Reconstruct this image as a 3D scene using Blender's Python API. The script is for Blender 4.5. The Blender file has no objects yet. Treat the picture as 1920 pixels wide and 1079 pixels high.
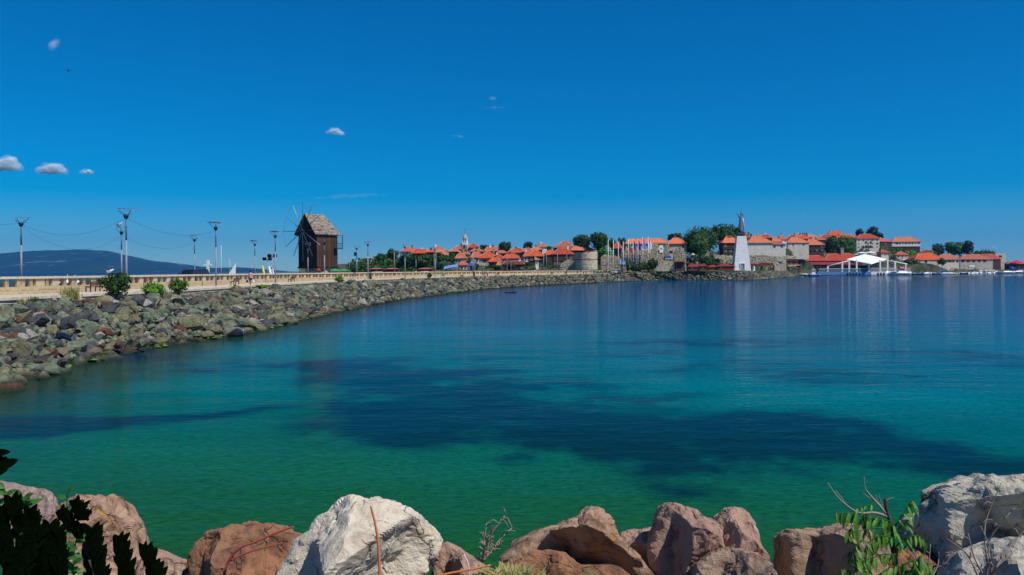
import bpy, bmesh, math, random
import numpy as np
from mathutils import Vector, Matrix, noise
R = math.radians
random.seed(7)
scene = bpy.context.scene
C = scene.collection

# ------------------------------------------------------------------ camera
F = 1500.0; RHO = R(-0.30); EYE = 4.75; CX = 960.0; CY = 507.0
cam_data = bpy.data.cameras.new('camera'); cam = bpy.data.objects.new('camera', cam_data); C.objects.link(cam)
cam.location = (0, 0, EYE); cam.rotation_euler = (R(90), -RHO, 0)
cam_data.sensor_width = 36; cam_data.lens = F/1920*36; cam_data.shift_y = -(539.5-CY)/1920
cam_data.clip_start = 0.1; cam_data.clip_end = 80000
scene.camera = cam
# ------------------------------------------------------------------ light
SUN_EL = 54; SUN_DIR = (0.80, -0.60)            # horizontal direction towards the sun
w = bpy.data.worlds.new('World'); scene.world = w; w.use_nodes = True
nt = w.node_tree; nt.nodes.clear()
sky = nt.nodes.new('ShaderNodeTexSky'); sky.sky_type = 'NISHITA'; sky.sun_disc = False
sky.sun_elevation = R(SUN_EL); sky.sun_rotation = math.atan2(SUN_DIR[0], SUN_DIR[1])
sky.altitude = 0; sky.air_density = 0.95; sky.dust_density = 0.0; sky.ozone_density = 5.5
hs = nt.nodes.new('ShaderNodeHueSaturation'); hs.inputs['Saturation'].default_value = 1.35; hs.inputs['Value'].default_value = 1.0
gm = nt.nodes.new('ShaderNodeGamma'); gm.inputs['Gamma'].default_value = 1.0
mul = nt.nodes.new('ShaderNodeMix'); mul.data_type = 'RGBA'; mul.blend_type = 'MULTIPLY'; mul.inputs[0].default_value = 1
mul.inputs[7].default_value = (0.60, 0.925, 1.15, 1)
bg = nt.nodes.new('ShaderNodeBackground'); bg.inputs['Strength'].default_value = 0.082
out = nt.nodes.new('ShaderNodeOutputWorld')
nt.links.new(sky.outputs[0], mul.inputs[6]); nt.links.new(mul.outputs[2], hs.inputs['Color'])
nt.links.new(hs.outputs[0], gm.inputs[0]); nt.links.new(gm.outputs[0], bg.inputs['Color']); nt.links.new(bg.outputs[0], out.inputs[0])
sun_data = bpy.data.lights.new('sun', 'SUN'); sun_data.energy = 5.0; sun_data.angle = R(0.5); sun_data.color = (1, 0.95, 0.87)
sun = bpy.data.objects.new('sun', sun_data); C.objects.link(sun)
sd = Vector((SUN_DIR[0]*math.cos(R(SUN_EL)), SUN_DIR[1]*math.cos(R(SUN_EL)), math.sin(R(SUN_EL))))
sun.rotation_euler = sd.to_track_quat('Z', 'Y').to_euler()
vs = scene.view_settings; vs.view_transform = 'Standard'; vs.look = 'None'; vs.exposure = 0.0; vs.gamma = 1; vs.use_curve_mapping = False
scene.cycles.transparent_max_bounces = 64; scene.cycles.max_bounces = 6; scene.cycles.volume_bounces = 0
scene.cycles.sample_clamp_indirect = 4

# ------------------------------------------------------------------ photo <-> world helpers
cR, sR = math.cos(RHO), math.sin(RHO)
def ray(px, py):
    u, v = (px-CX)/F, (CY-py)/F
    return (u*cR - v*sR, u*sR + v*cR)
def P(px, py, D):
    x, z = ray(px, py); return Vector((x*D, D, EYE + z*D))
def G(px, py, z0=0.0):
    x, z = ray(px, py); D = (z0-EYE)/z; return Vector((x*D, D, z0))
def horizon(px): return CY + (px-CX)*math.tan(RHO)
def px_of(x, y): return CX + F*(x/y)
def interp(t, tab):
    if t <= tab[0][0]: return tab[0][1]
    for (a, b), (c, d) in zip(tab, tab[1:]):
        if t <= c: return b + (d-b)*(t-a)/(c-a)
    return tab[-1][1]

# ------------------------------------------------------------------ materials
MATS = {}
def mat(name, c1, c2=None, rough=0.8, scale=1.0, bump=0.0, bscale=None, metal=0.0, spec=0.3, coord='Object', detail=4, stretch=(1,1,1), c3=None, s3=None, alpha=None, trans=0.0, t3=(0.55,0.68), wet=False):
    if name in MATS: return MATS[name]
    m = bpy.data.materials.new(name); m.use_nodes = True; n = m.node_tree; N = n.nodes; L = n.links
    b = N['Principled BSDF']; b.inputs['Roughness'].default_value = rough; b.inputs['Metallic'].default_value = metal
    b.inputs['Specular IOR Level'].default_value = spec
    c2 = c2 or tuple(v*0.8 for v in c1)
    tc = N.new('ShaderNodeTexCoord'); mp = N.new('ShaderNodeMapping'); mp.inputs['Scale'].default_value = stretch
    L.new(tc.outputs[coord], mp.inputs[0])
    nz = N.new('ShaderNodeTexNoise'); nz.inputs['Scale'].default_value = scale; nz.inputs['Detail'].default_value = detail; nz.inputs['Roughness'].default_value = 0.6
    L.new(mp.outputs[0], nz.inputs['Vector'])
    rp = N.new('ShaderNodeValToRGB'); rp.color_ramp.elements[0].position = 0.35; rp.color_ramp.elements[1].position = 0.65
    rp.color_ramp.elements[0].color = (*c1, 1); rp.color_ramp.elements[1].color = (*c2, 1)
    L.new(nz.outputs['Fac'], rp.inputs[0]); col = rp.outputs[0]
    if c3:
        n3 = N.new('ShaderNodeTexNoise'); n3.inputs['Scale'].default_value = s3 or scale*3; n3.inputs['Detail'].default_value = 6
        L.new(mp.outputs[0], n3.inputs['Vector'])
        r3 = N.new('ShaderNodeValToRGB'); r3.color_ramp.elements[0].position = t3[0]; r3.color_ramp.elements[1].position = t3[1]
        L.new(n3.outputs['Fac'], r3.inputs[0])
        mx = N.new('ShaderNodeMix'); mx.data_type = 'RGBA'; L.new(r3.outputs[0], mx.inputs[0]); L.new(col, mx.inputs[6]); mx.inputs[7].default_value = (*c3, 1)
        col = mx.outputs[2]
    L.new(col, b.inputs['Base Color'])
    if bump:
        nb = N.new('ShaderNodeTexNoise'); nb.inputs['Scale'].default_value = bscale or scale*4; nb.inputs['Detail'].default_value = 8
        L.new(mp.outputs[0], nb.inputs['Vector'])
        bp = N.new('ShaderNodeBump'); bp.inputs['Strength'].default_value = 1.0; bp.inputs['Distance'].default_value = bump
        L.new(nb.outputs['Fac'], bp.inputs['Height']); L.new(bp.outputs[0], b.inputs['Normal'])
    if trans:
        b.inputs['Subsurface Weight'].default_value = 0
        tr = N.new('ShaderNodeBsdfTranslucent'); mxs = N.new('ShaderNodeMixShader'); mxs.inputs[0].default_value = trans
        L.new(col, tr.inputs['Color']); o = N['Material Output']
        L.new(b.outputs[0], mxs.inputs[1]); L.new(tr.outputs[0], mxs.inputs[2]); L.new(mxs.outputs[0], o.inputs['Surface'])
    if wet:
        ge = N.new('ShaderNodeNewGeometry'); sx = N.new('ShaderNodeSeparateXYZ'); L.new(ge.outputs['Position'], sx.inputs[0])
        wz_ = N.new('ShaderNodeMath'); wz_.operation = 'MULTIPLY_ADD'; L.new(nz.outputs['Fac'], wz_.inputs[0]); wz_.inputs[1].default_value = -.5; L.new(sx.outputs[2], wz_.inputs[2])
        mr = N.new('ShaderNodeMapRange'); mr.inputs[1].default_value = -.18; mr.inputs[2].default_value = .08; mr.inputs[3].default_value = 1; mr.inputs[4].default_value = 0; L.new(wz_.outputs[0], mr.inputs[0])
        wx = N.new('ShaderNodeMix'); wx.data_type = 'RGBA'; L.new(mr.outputs[0], wx.inputs[0]); L.new(col, wx.inputs[6]); wx.inputs[7].default_value = (.018,.022,.010,1); L.new(wx.outputs[2], b.inputs['Base Color'])
    if alpha is not None: b.inputs['Alpha'].default_value = alpha
    MATS[name] = m; return m

M_white = mat('white_paint', (.78,.78,.76), (.70,.70,.68), .6, 2)
M_plaster = mat('warm_plaster', (.66,.61,.52), (.58,.53,.45), .9, .5, c3=(.36,.33,.28), s3=1.2)
M_plaster2 = mat('grey_plaster', (.60,.54,.43), (.50,.45,.36), .9, .4, c3=(.34,.30,.24), s3=.9)
M_cream = mat('cream_plaster', (.60,.55,.42), (.52,.47,.36), .9, .6)
M_bluewall = mat('pale_blue_plaster', (.42,.47,.58), (.36,.41,.50), .9, .6)
M_dwood = mat('dark_timber', (.045,.025,.016), (.075,.045,.03), .8, 1.5, stretch=(6,6,.5), bump=.02)
M_rwood = mat('reddish_timber', (.13,.045,.03), (.09,.03,.02), .8, 1.5, stretch=(5,5,.5))
M_glass = mat('window_glass', (.02,.025,.035), (.03,.035,.05), .15, 1, spec=.5)
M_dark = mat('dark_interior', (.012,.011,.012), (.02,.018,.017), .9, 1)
M_frame = mat('window_frame_wood', (.20,.13,.09), (.14,.09,.06), .7, 3)
def roofmat(name, a, b, c):
    m = mat(name, a, b, .85, .35, bump=.06, bscale=3.0, c3=c, s3=1.3, t3=(.52,.7)); return m
RO = [roofmat('orange_roof_tiles', (.55,.088,.027), (.44,.062,.020), (.27,.055,.027)),
      roofmat('red_roof_tiles', (.40,.050,.024), (.31,.038,.02), (.19,.034,.022)),
      roofmat('pale_orange_roof_tiles', (.52,.17,.08), (.44,.125,.06), (.28,.09,.05)),
      roofmat('weathered_roof_tiles', (.42,.10,.06), (.34,.09,.055), (.26,.13,.09)),
      roofmat('light_orange_roof_tiles', (.68,.16,.06), (.60,.13,.05), (.42,.11,.055)),
      roofmat('maroon_roof_tiles', (.22,.028,.022), (.17,.022,.018), (.12,.02,.016))]
M_ridge = mat('mortar_ridge_tiles', (.62,.32,.2), (.50,.22,.13), .9, 1.5)
M_stone = mat('ruin_stone', (.52,.41,.27), (.40,.30,.19), .95, .6, bump=.15, bscale=1.6, c3=(.14,.11,.085), s3=1.6, t3=(.5,.6))
M_paleston = mat('pale_ashlar', (.62,.56,.40), (.52,.46,.32), .95, .7, bump=.08, bscale=2, c3=(.25,.21,.15), s3=1.8)
M_brickred = mat('red_brick_band', (.42,.13,.07), (.33,.10,.06), .9, 1.2)
M_sand = mat('sandy_cladding', (.50,.41,.26), (.40,.30,.17), .9, .9, bump=.03, bscale=5, c3=(.26,.18,.10), s3=2.0)
M_sand2 = mat('ochre_cladding', (.43,.31,.18), (.52,.43,.29), .9, 1.1, bump=.02, bscale=5)
M_cop = mat('pale_coping', (.62,.55,.42), (.52,.45,.33), .9, .8, c3=(.36,.30,.21), s3=3)
M_pave = mat('promenade_paving', (.56,.47,.37), (.48,.40,.31), .9, .5, c3=(.40,.33,.25), s3=2.2)
M_asph = mat('asphalt', (.055,.055,.056), (.07,.07,.07), .9, .4)
M_metal = mat('galvanised_steel', (.26,.28,.31), (.20,.22,.26), .6, 2, metal=.0)
M_bmetal = mat('blue_grey_steel', (.10,.13,.20), (.08,.10,.16), .5, 2, metal=.3)
M_black = mat('black_metal', (.015,.015,.018), None, .5)
M_panel = mat('lamp_panel', (.20,.21,.22), (.14,.15,.16), .4, 1, metal=.3)
M_bench = mat('bench_slats', (.10,.03,.02), (.07,.022,.015), .7, 4)
M_leaf = [mat('dark_green_leaves', (.014,.042,.008), (.050,.115,.018), .7, .9, trans=.25),
          mat('mid_green_leaves', (.030,.090,.012), (.080,.185,.022), .7, 1.0, trans=.3),
          mat('bright_green_leaves', (.085,.23,.02), (.13,.30,.03), .6, .9, trans=.3),
          mat('conifer_needles', (.012,.034,.014), (.02,.048,.02), .8, .6),
          mat('dry_grass', (.35,.30,.12), (.20,.24,.07), .9, 1.2, trans=.2),
          mat('silver_green_leaves', (.10,.17,.10), (.07,.13,.07), .7, 1, trans=.2)]
M_bark = mat('bark', (.09,.065,.045), (.06,.045,.03), .95, 2, bump=.03)
M_grassg = mat('lawn_grass', (.14,.20,.035), (.22,.22,.07), .95, .25, c3=(.06,.13,.02), s3=.8)
M_hillveg = mat('hill_scrub', (.035,.065,.015), (.13,.12,.04), .95, .06, c3=(.025,.04,.014), s3=.3, bump=.5, bscale=.8)
M_concrete = mat('pale_concrete', (.76,.76,.73), (.68,.68,.66), .85, .35, c3=(.58,.58,.56), s3=.8)
M_bronze = mat('grey_bronze', (.16,.19,.21), (.28,.31,.33), .35, 1, metal=.6)
M_bronzed = mat('dark_bronze', (.018,.024,.024), (.03,.035,.035), .6, 1, metal=.2)

# ------------------------------------------------------------------ mesh helpers
class MB:
    def __init__(s): s.v = []; s.f = []; s.m = []; s.sm = []
    def add(s, vs_, fs, mi=0, smooth=False, M=None):
        o = len(s.v)
        s.v += [tuple(M @ Vector(q)) for q in vs_] if M is not None else [tuple(q) for q in vs_]
        s.f += [tuple(i+o for i in f) for f in fs]; s.m += [mi]*len(fs); s.sm += [smooth]*len(fs); return s
    def box(s, c, d, rz=0, mi=0, M=None, taper=1.0):
        x, y, z = d[0]/2, d[1]/2, d[2]/2; vs_ = []
        for k, (i, j) in enumerate(((-1,-1),(1,-1),(1,1),(-1,1))):
            vs_.append((i*x, j*y, -z))
        for k, (i, j) in enumerate(((-1,-1),(1,-1),(1,1),(-1,1))):
            vs_.append((i*x*taper, j*y*taper, z))
        T = Matrix.Translation(c) @ Matrix.Rotation(rz, 4, 'Z')
        if M is not None: T = M @ T
        return s.add(vs_, [(3,2,1,0),(4,5,6,7),(0,1,5,4),(1,2,6,5),(2,3,7,6),(3,0,4,7)], mi, False, T)
    def tube(s, pts, rad, n=6, mi=0, caps=True, smooth=True):
        pts = [Vector(p) for p in pts]
        if not hasattr(rad, '__len__'): rad = [rad]*len(pts)
        vs_ = []; up = Vector((0.13, 0.21, 0.97))
        for i, p in enumerate(pts):
            d = (pts[min(i+1, len(pts)-1)] - pts[max(i-1, 0)]).normalized()
            a = d.cross(up)
            if a.length < 1e-3: a = d.cross(Vector((1, 0, 0)))
            a.normalize(); b = d.cross(a)
            for k in range(n):
                t = 2*math.pi*k/n; vs_.append(p + (a*math.cos(t) + b*math.sin(t))*rad[i])
        fs = [(i*n+k, i*n+(k+1) % n, (i+1)*n+(k+1) % n, (i+1)*n+k) for i in range(len(pts)-1) for k in range(n)]
        if caps: fs += [tuple(range(n-1, -1, -1)), tuple(range((len(pts)-1)*n, len(pts)*n))]
        return s.add(vs_, fs, mi, smooth)
    def lathe(s, prof, n=16, c=(0,0,0), mi=0, smooth=True, sx=1, sy=1):
        vs_ = [(c[0]+r*math.cos(2*math.pi*k/n)*sx, c[1]+r*math.sin(2*math.pi*k/n)*sy, c[2]+z) for r, z in prof for k in range(n)]
        fs = [(i*n+k, i*n+(k+1) % n, (i+1)*n+(k+1) % n, (i+1)*n+k) for i in range(len(prof)-1) for k in range(n)]
        fs += [tuple(range(n-1, -1, -1)), tuple(range((len(prof)-1)*n, len(prof)*n))]
        return s.add(vs_, fs, mi, smooth)
    def quad(s, a, b, c, d, mi=0): return s.add([a, b, c, d], [(0,1,2,3)], mi)
    def mesh(s, name, mats):
        me = bpy.data.meshes.new(name); me.from_pydata(s.v, [], s.f)
        for m in (mats if isinstance(mats, (list, tuple)) else [mats]): me.materials.append(m)
        me.polygons.foreach_set('material_index', s.m); me.polygons.foreach_set('use_smooth', s.sm); me.update(); return me
    def build(s, name, mats, parent=None, loc=None, rz=0):
        o = bpy.data.objects.new(name, s.mesh(name, mats)); C.objects.link(o)
        if parent: o.parent = parent
        if loc is not None: o.location = loc
        if rz: o.rotation_euler = (0, 0, rz)
        return o
def tag(o, label=None, cat=None, group=None, kind=None):
    if label: o['label'] = label
    if cat: o['category'] = cat
    if group: o['group'] = group
    if kind: o['kind'] = kind
    return o
def thing(name, label, cat, loc=(0,0,0), rz=0, group=None):
    o = bpy.data.objects.new(name, None); C.objects.link(o); o.location = loc; o.rotation_euler = (0, 0, rz); o.empty_display_size = .3
    return tag(o, label, cat, group)
def copy_tree(root, label, loc, rz=0, scale=1.0):
    def rec(o, par):
        c = o.copy(); C.objects.link(c); c.parent = par
        for ch in list(o.children): rec(ch, c)
        return c
    r = rec(root, None); r.location = loc; r.rotation_euler = (0, 0, rz); r.scale = (scale,)*3; r['label'] = label; return r
def link(name, me, parent=None, loc=(0,0,0)):
    o = bpy.data.objects.new(name, me); C.objects.link(o); o.parent = parent; o.location = loc; return o

# ------------------------------------------------------------------ waterline curve
WL = [(-24,-12),(-20.5,20),(-21.4,33.4),(-22.8,40),(-23.4,46),(-22.8,52),(-21.6,58),(-21,65),(-21,88),(-19.5,121),(-16,150),(-10.5,184),(-4,215),
      (7,244),(21,273),(37,305),(56,335),(76,346),(89,338),(101,342),(110,352),(120,374),(140,420),(165,470),(182,515)]
def catmull(pts, n):
    o = []
    P_ = [Vector(p) for p in pts]; P_ = [P_[0]*2-P_[1]] + P_ + [P_[-1]*2-P_[-2]]
    for i in range(1, len(P_)-2):
        a, b, c, d = P_[i-1:i+3]
        for k in range(n):
            t = k/n; o.append(.5*((2*b)+(-a+c)*t+(2*a-5*b+4*c-d)*t*t+(-a+3*b-3*c+d)*t**3))
    o.append(P_[-2]); return o
_c = catmull([Vector(p) for p in WL], 10)
CL = [0.0]
for a, b in zip(_c, _c[1:]): CL.append(CL[-1] + (b-a).length)
TOT = CL[-1]
def curve(s):
    s = min(max(s, 0), TOT-1e-4)
    i = int(np.searchsorted(CL, s, side='right'))-1; t = (s-CL[i])/(CL[i+1]-CL[i])
    p = _c[i].lerp(_c[i+1], t)
    i0, i1 = max(i-4, 0), min(i+6, len(_c)-1)
    d = (_c[i1]-_c[i0]).normalized(); return p, Vector((-d.y, d.x))
def off(s, o, z):
    p, n = curve(s); return Vector((p.x+n.x*o, p.y+n.y*o, z))
def s_at_y(y):
    return next(CL[i] for i in range(len(_c)) if _c[i].y >= y)
S335 = next(CL[i] for i in range(len(_c)) if _c[i].x >= 60)
PZ = 3.15
def top_z(s): return PZ + .7*max(0, min(1, (s-S335)/15))
def strip(name, s0, s1, cols, m, step=2.0, kind='structure', parent=None):
    n = int((s1-s0)/step)+1; mb = MB(); vs_ = []
    for i in range(n+1):
        s = s0+(s1-s0)*i/n
        for o_, z in cols: vs_.append(off(s, o_, z(s) if callable(z) else z))
    k = len(cols)
    mb.add(vs_, [(i*k+j, (i+1)*k+j, (i+1)*k+j+1, i*k+j+1) for i in range(n) for j in range(k-1)])
    mb.f = [tuple(reversed(f)) for f in mb.f]
    return tag(mb.build(name, m, parent), kind=kind)
HAZE = 6e-5; HAZE_COL = (.06,.38,1.0)
ICO = {}
def ico(sub):
    if sub not in ICO:
        bm = bmesh.new(); bmesh.ops.create_icosphere(bm, subdivisions=sub, radius=1); bm.verts.ensure_lookup_table()
        ICO[sub] = ([v.co.copy() for v in bm.verts], [tuple(v.index for v in f.verts) for f in bm.faces]); bm.free()
    return ICO[sub]
# ------------------------------------------------------------------ sea
def fbm(x, y, z=0.0, o=5): return noise.fractal(Vector((x, y, z)), .9, 2.1, o)
def smooth(a, b, x): t = min(max((x-a)/(b-a), 0), 1); return t*t*(3-2*t)
PATCH = []
for px, py, rx, ry, st in [(90,800,200,20,1.4),(330,778,120,8,1.1),(200,785,120,9,.9),(760,792,210,38,1.05),(700,705,190,44,.80),(900,735,280,46,.85),(620,680,70,30,.5),(830,703,48,5,1.1),
        (985,810,170,26,.8),(970,855,45,11,.8),(1090,775,230,40,.9),(1280,800,200,30,.8),(1010,721,36,5,.6),(1400,800,260,36,1.0),(1590,792,70,14,.7),(1560,710,180,17,.85),(1350,685,170,16,.6),
        (1480,850,380,46,1.0),(1800,850,200,34,.5),(1840,905,180,46,.8),(1250,840,160,20,.45),(420,692,190,13,.62),(250,672,150,17,.9),(1100,930,22,6,.5),(1300,640,260,14,.35),(620,676,60,8,.4),
        (1800,672,190,20,.7),(1160,665,140,10,.5),(900,672,120,9,.55),(600,770,70,10,.5),(830,610,120,4,.4),(860,632,80,4,.4),(480,655,100,6,.5),(1050,605,200,5,.4),
        (1480,640,300,9,.4),(60,820,100,14,.7),(1250,740,110,14,.5),(1330,770,90,14,.4)]:
    g = G(px, py); PATCH.append((g.x, g.y, rx*g.y/F, ry*g.y*g.y/7125, st))
DEPTH = [(6,(.012,.040,.0)),(12,(.011,.060,.001)),(15,(.008,.072,.007)),(20,(.003,.080,.028)),(27,(.0,.082,.058)),(38,(.0,.090,.098)),(60,(.0,.092,.145)),(90,(.0,.072,.165)),
         (140,(.0,.060,.158)),(300,(.0,.054,.132)),(1500,(.0,.044,.11))]
SANDY = []
for px, py, rx, ry, st in [(600,612,190,16,.9),(520,655,170,16,.9),(330,720,150,14,.6),(420,735,160,16,.5),(960,625,220,9,.6),(900,672,120,7,.5),(1200,675,140,10,.5),(1330,720,220,16,.75),(1520,755,220,16,.7),(1700,740,180,20,.6),(250,850,260,30,.45),(700,880,300,30,.35),(1250,765,160,12,.4)]:
    g = G(px, py); SANDY.append((g.x, g.y, rx*g.y/F, ry*g.y*g.y/7125, st))
def sea_col(x, y):
    r = math.hypot(x, y)
    d = y + max(0, x)*.35 if y > 0 else r
    d = max(d, 6)*(1+.18*fbm(x*.05, y*.03, 3.3))
    for (a, ca), (b, cb) in zip(DEPTH, DEPTH[1:]):
        if d <= b: t = max(0, (d-a)/(b-a)); col = [p+(q-p)*t for p, q in zip(ca, cb)]; break
    else: col = DEPTH[-1][1]
    wd = 0
    if r < 400:
        nx, ny = x+2.2*fbm(x*.16, y*.16, 9.1), y+2.2*fbm(x*.16, y*.16, 4.7)
        for gx, gy, rx, ry, st in PATCH:
            q = ((nx-gx)/rx)**2+((ny-gy)/ry)**2
            if q < 5: wd = max(wd, 0) + st*math.exp(-q*1.15)*(1-.5*min(wd, 1))
        wd = wd + (.55*fbm(x*.35, y*.30, 1.5)+.34*fbm(x*1.1, y*.9, 6.5))*min(1, wd*2)
        wd = smooth(.14, 1.0, wd)
        sd_ = sum(st*math.exp(-(((nx-gx)/rx)**2+((ny-gy)/ry)**2)) for gx, gy, rx, ry, st in SANDY)
        col = [c_*(1+.42*sd_) for c_ in col]; wd *= max(0, 1-sd_*.75)
        # weedy stones near the embankment
        if y > 15 and x < 30:
            k = next((i for i in range(0, len(_c)) if _c[i].y >= y), len(_c)-1)
            dx = (x-_c[k].x) if y < 160 else (x-_c[k].x)*.6
            e = smooth(8.5+3.2*fbm(x*.3, y*.3), 0.8, dx) if dx > -3 else 1
            g = (.008,.020,.006)
            col = [a+(b-a)*e*.85 for a, b in zip(col, g)]
    sh = (.001,.010+.012*smooth(16,50,r),.007+.060*smooth(16,60,r))
    col = [a+(b-a)*wd*.93 for a, b in zip(col, sh)]
    return col
rings = []; r = 2.5
while r < 60000:
    rings.append(r); r *= 1.013 if r < 120 else (1.03 if r < 900 else 1.25)
rings.append(60000)
angs = [R(a) for a in np.arange(-44, 44.01, .22)]; angs += [R(a) for a in np.arange(50, 315, 8)]
na, nr = len(angs), len(rings)
vs_ = [(0, 0, 0)]+[(r*math.sin(a), r*math.cos(a), 0) for r in rings for a in angs]
fs = [(0, 1+(k+1) % na, 1+k) for k in range(na)]
for i in range(nr-1):
    b0, b1 = 1+i*na, 1+(i+1)*na
    fs += [(b0+k, b0+(k+1) % na, b1+(k+1) % na, b1+k) for k in range(na)]
me = bpy.data.meshes.new('sea'); me.from_pydata(vs_, [], fs)
ca = me.color_attributes.new('water_colour', 'FLOAT_COLOR', 'POINT')
buf = np.ones((len(vs_), 4), dtype=np.float32)
for i, v in enumerate(vs_): buf[i, :3] = sea_col(v[0], v[1])
ca.data.foreach_set('color', buf.ravel())
me.update()
sm = bpy.data.materials.new('sea_water'); sm.use_nodes = True; N = sm.node_tree.nodes; L = sm.node_tree.links
N.remove(N['Principled BSDF']); pb = N.new('ShaderNodeBsdfDiffuse'); gl = N.new('ShaderNodeBsdfGlossy'); gl.inputs['Roughness'].default_value = .035; fr = N.new('ShaderNodeFresnel'); fr.inputs['IOR'].default_value = 1.33
mk = N.new('ShaderNodeMath'); mk.operation = 'MULTIPLY'; mk.inputs[1].default_value = .58; ms = N.new('ShaderNodeMixShader'); L.new(fr.outputs[0], mk.inputs[0]); L.new(mk.outputs[0], ms.inputs[0]); L.new(pb.outputs[0], ms.inputs[1]); L.new(gl.outputs[0], ms.inputs[2]); L.new(ms.outputs[0], N['Material Output'].inputs[0])
at = N.new('ShaderNodeAttribute'); at.attribute_name = 'water_colour'
tc = N.new('ShaderNodeTexCoord')
def nz(scale, st, det=3, rot=0, rough=.55):
    mp = N.new('ShaderNodeMapping'); mp.inputs['Scale'].default_value = st; mp.inputs['Rotation'].default_value = (0,0,rot)
    L.new(tc.outputs['Object'], mp.inputs[0]); t = N.new('ShaderNodeTexNoise'); t.inputs['Scale'].default_value = scale; t.inputs['Detail'].default_value = det; t.inputs['Roughness'].default_value = rough
    L.new(mp.outputs[0], t.inputs['Vector']); return t.outputs['Fac']
def mth(op, a, b):
    m = N.new('ShaderNodeMath'); m.operation = op
    for i, q in enumerate((a, b)):
        if isinstance(q, (int, float)): m.inputs[i].default_value = q
        else: L.new(q, m.inputs[i])
    return m.outputs[0]
n1 = nz(1.0, (3.6, 7.5, 1), 3, R(6)); n2 = nz(1.0, (1.1, 2.3, 1), 4, R(-8)); n3 = nz(1.0, (.13, .28, 1), 4, R(5))
h = mth('ADD', mth('ADD', mth('MULTIPLY', n1, .013), mth('MULTIPLY', n2, .036)), mth('MULTIPLY', n3, .20))
bp = N.new('ShaderNodeBump'); bp.inputs['Distance'].default_value = 1.0; bp.inputs['Strength'].default_value = .48
L.new(h, bp.inputs['Height']); L.new(bp.outputs[0], gl.inputs['Normal']); L.new(bp.outputs[0], fr.inputs['Normal'])
# mottled light of ripples on the sea bed, painted into the water colour
mt = N.new('ShaderNodeMapRange'); mt.inputs[1].default_value = .3; mt.inputs[2].default_value = .7; mt.inputs[3].default_value = .50; mt.inputs[4].default_value = 1.50
L.new(mth('ADD', mth('MULTIPLY', n1, .6), mth('MULTIPLY', nz(1.0, (5, 13, 1), 2), .4)), mt.inputs[0])
mx = N.new('ShaderNodeMix'); mx.data_type = 'RGBA'; mx.blend_type = 'MULTIPLY'; mx.inputs[0].default_value = 1
L.new(at.outputs['Color'], mx.inputs[6]); L.new(mt.outputs[0], mx.inputs[7]); L.new(mx.outputs[2], pb.inputs['Color'])
me.materials.append(sm); sea = link('sea', me); tag(sea, kind='structure')

# ------------------------------------------------------------------ far hills across the bay
HB = [(-900,470),(-500,480),(-250,462),(-60,474),(0,475),(60,470),(120,468.5),(165,467.5),(200,470),(230,477),(290,489),(350,496),(400,502),(450,501),(500,505),(550,509),(600,512)]
mb = MB(); vs_ = []; npx = 240
for k in range(npx+1):
    px = -900+1500*k/npx; yt = interp(px, HB)+.9*fbm(px*.03, 0, 2.2)
    ridge = max(P(px, yt, 11000).z, 2)
    x0 = ray(px, 505)[0]
    for j in range(9):
        t = j/8; D = 8200+2800*t
        vs_.append((x0*D, D, -4+ridge*(t**.8)*(1+.10*fbm(px*.02, t*3, 5.1)*(1-t)*2)))
    vs_.append((x0*14000, 14000, -4))
mb.add(vs_, [(k*10+j, (k+1)*10+j, (k+1)*10+j+1, k*10+j+1) for k in range(npx) for j in range(9)], smooth=True)
M_far = mat('wooded_hills', (.014,.034,.016), (.024,.045,.020), .95, .0012, coord='Object', c3=(.14,.16,.12), s3=.004, t3=(.62,.72), spec=0)
tag(mb.build('hills', M_far), kind='structure')

# ------------------------------------------------------------------ isthmus: embankment, promenade, road
SW = 20; SE = TOT
emb = strip('rock_embankment', 2, SE, [(-6,-1.6),(-1,-.55),(6.0,lambda s: top_z(s)-.55),(6.9,lambda s: top_z(s)-.02),(17,lambda s: top_z(s)-.5)], mat('embankment_rubble', (.018,.017,.013), (.035,.032,.026), .95, 1.2, bump=.3, bscale=3, c3=(.01,.009,.008), s3=2.5), 2)  # near-black slope colour paints the shade in gaps between the stones
SWALL = S335+4
strip('promenade', 2, SWALL+6, [(6.5,PZ-.5),(6.5,PZ),(15.0,PZ)], M_pave, 2)
strip('road', 2, SWALL+6, [(15.0,PZ-.02),(36,PZ-.02),(37,-1.5)], M_asph, 2)
mb = MB()   # kerb-like edge course of the promenade
n = int((SWALL-4)/2.2)
eroot = tag(bpy.data.objects.new('promenade_edge', None), kind='structure'); C.objects.link(eroot)
cm = MB().box((0,0,0),(2.14,.42,.16)).mesh('edge_slab', M_cop)
for k in range(n):
    s = 30+k*2.2
    if s > SWALL: break
    a, b = off(s, 6.62, 0), off(s+2.2, 6.62, 0); o = link('edge_slab', cm, eroot, ((a.x+b.x)/2, (a.y+b.y)/2, PZ+.05)); o.rotation_euler = (0, 0, math.atan2(b.y-a.y, b.x-a.x))

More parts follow.
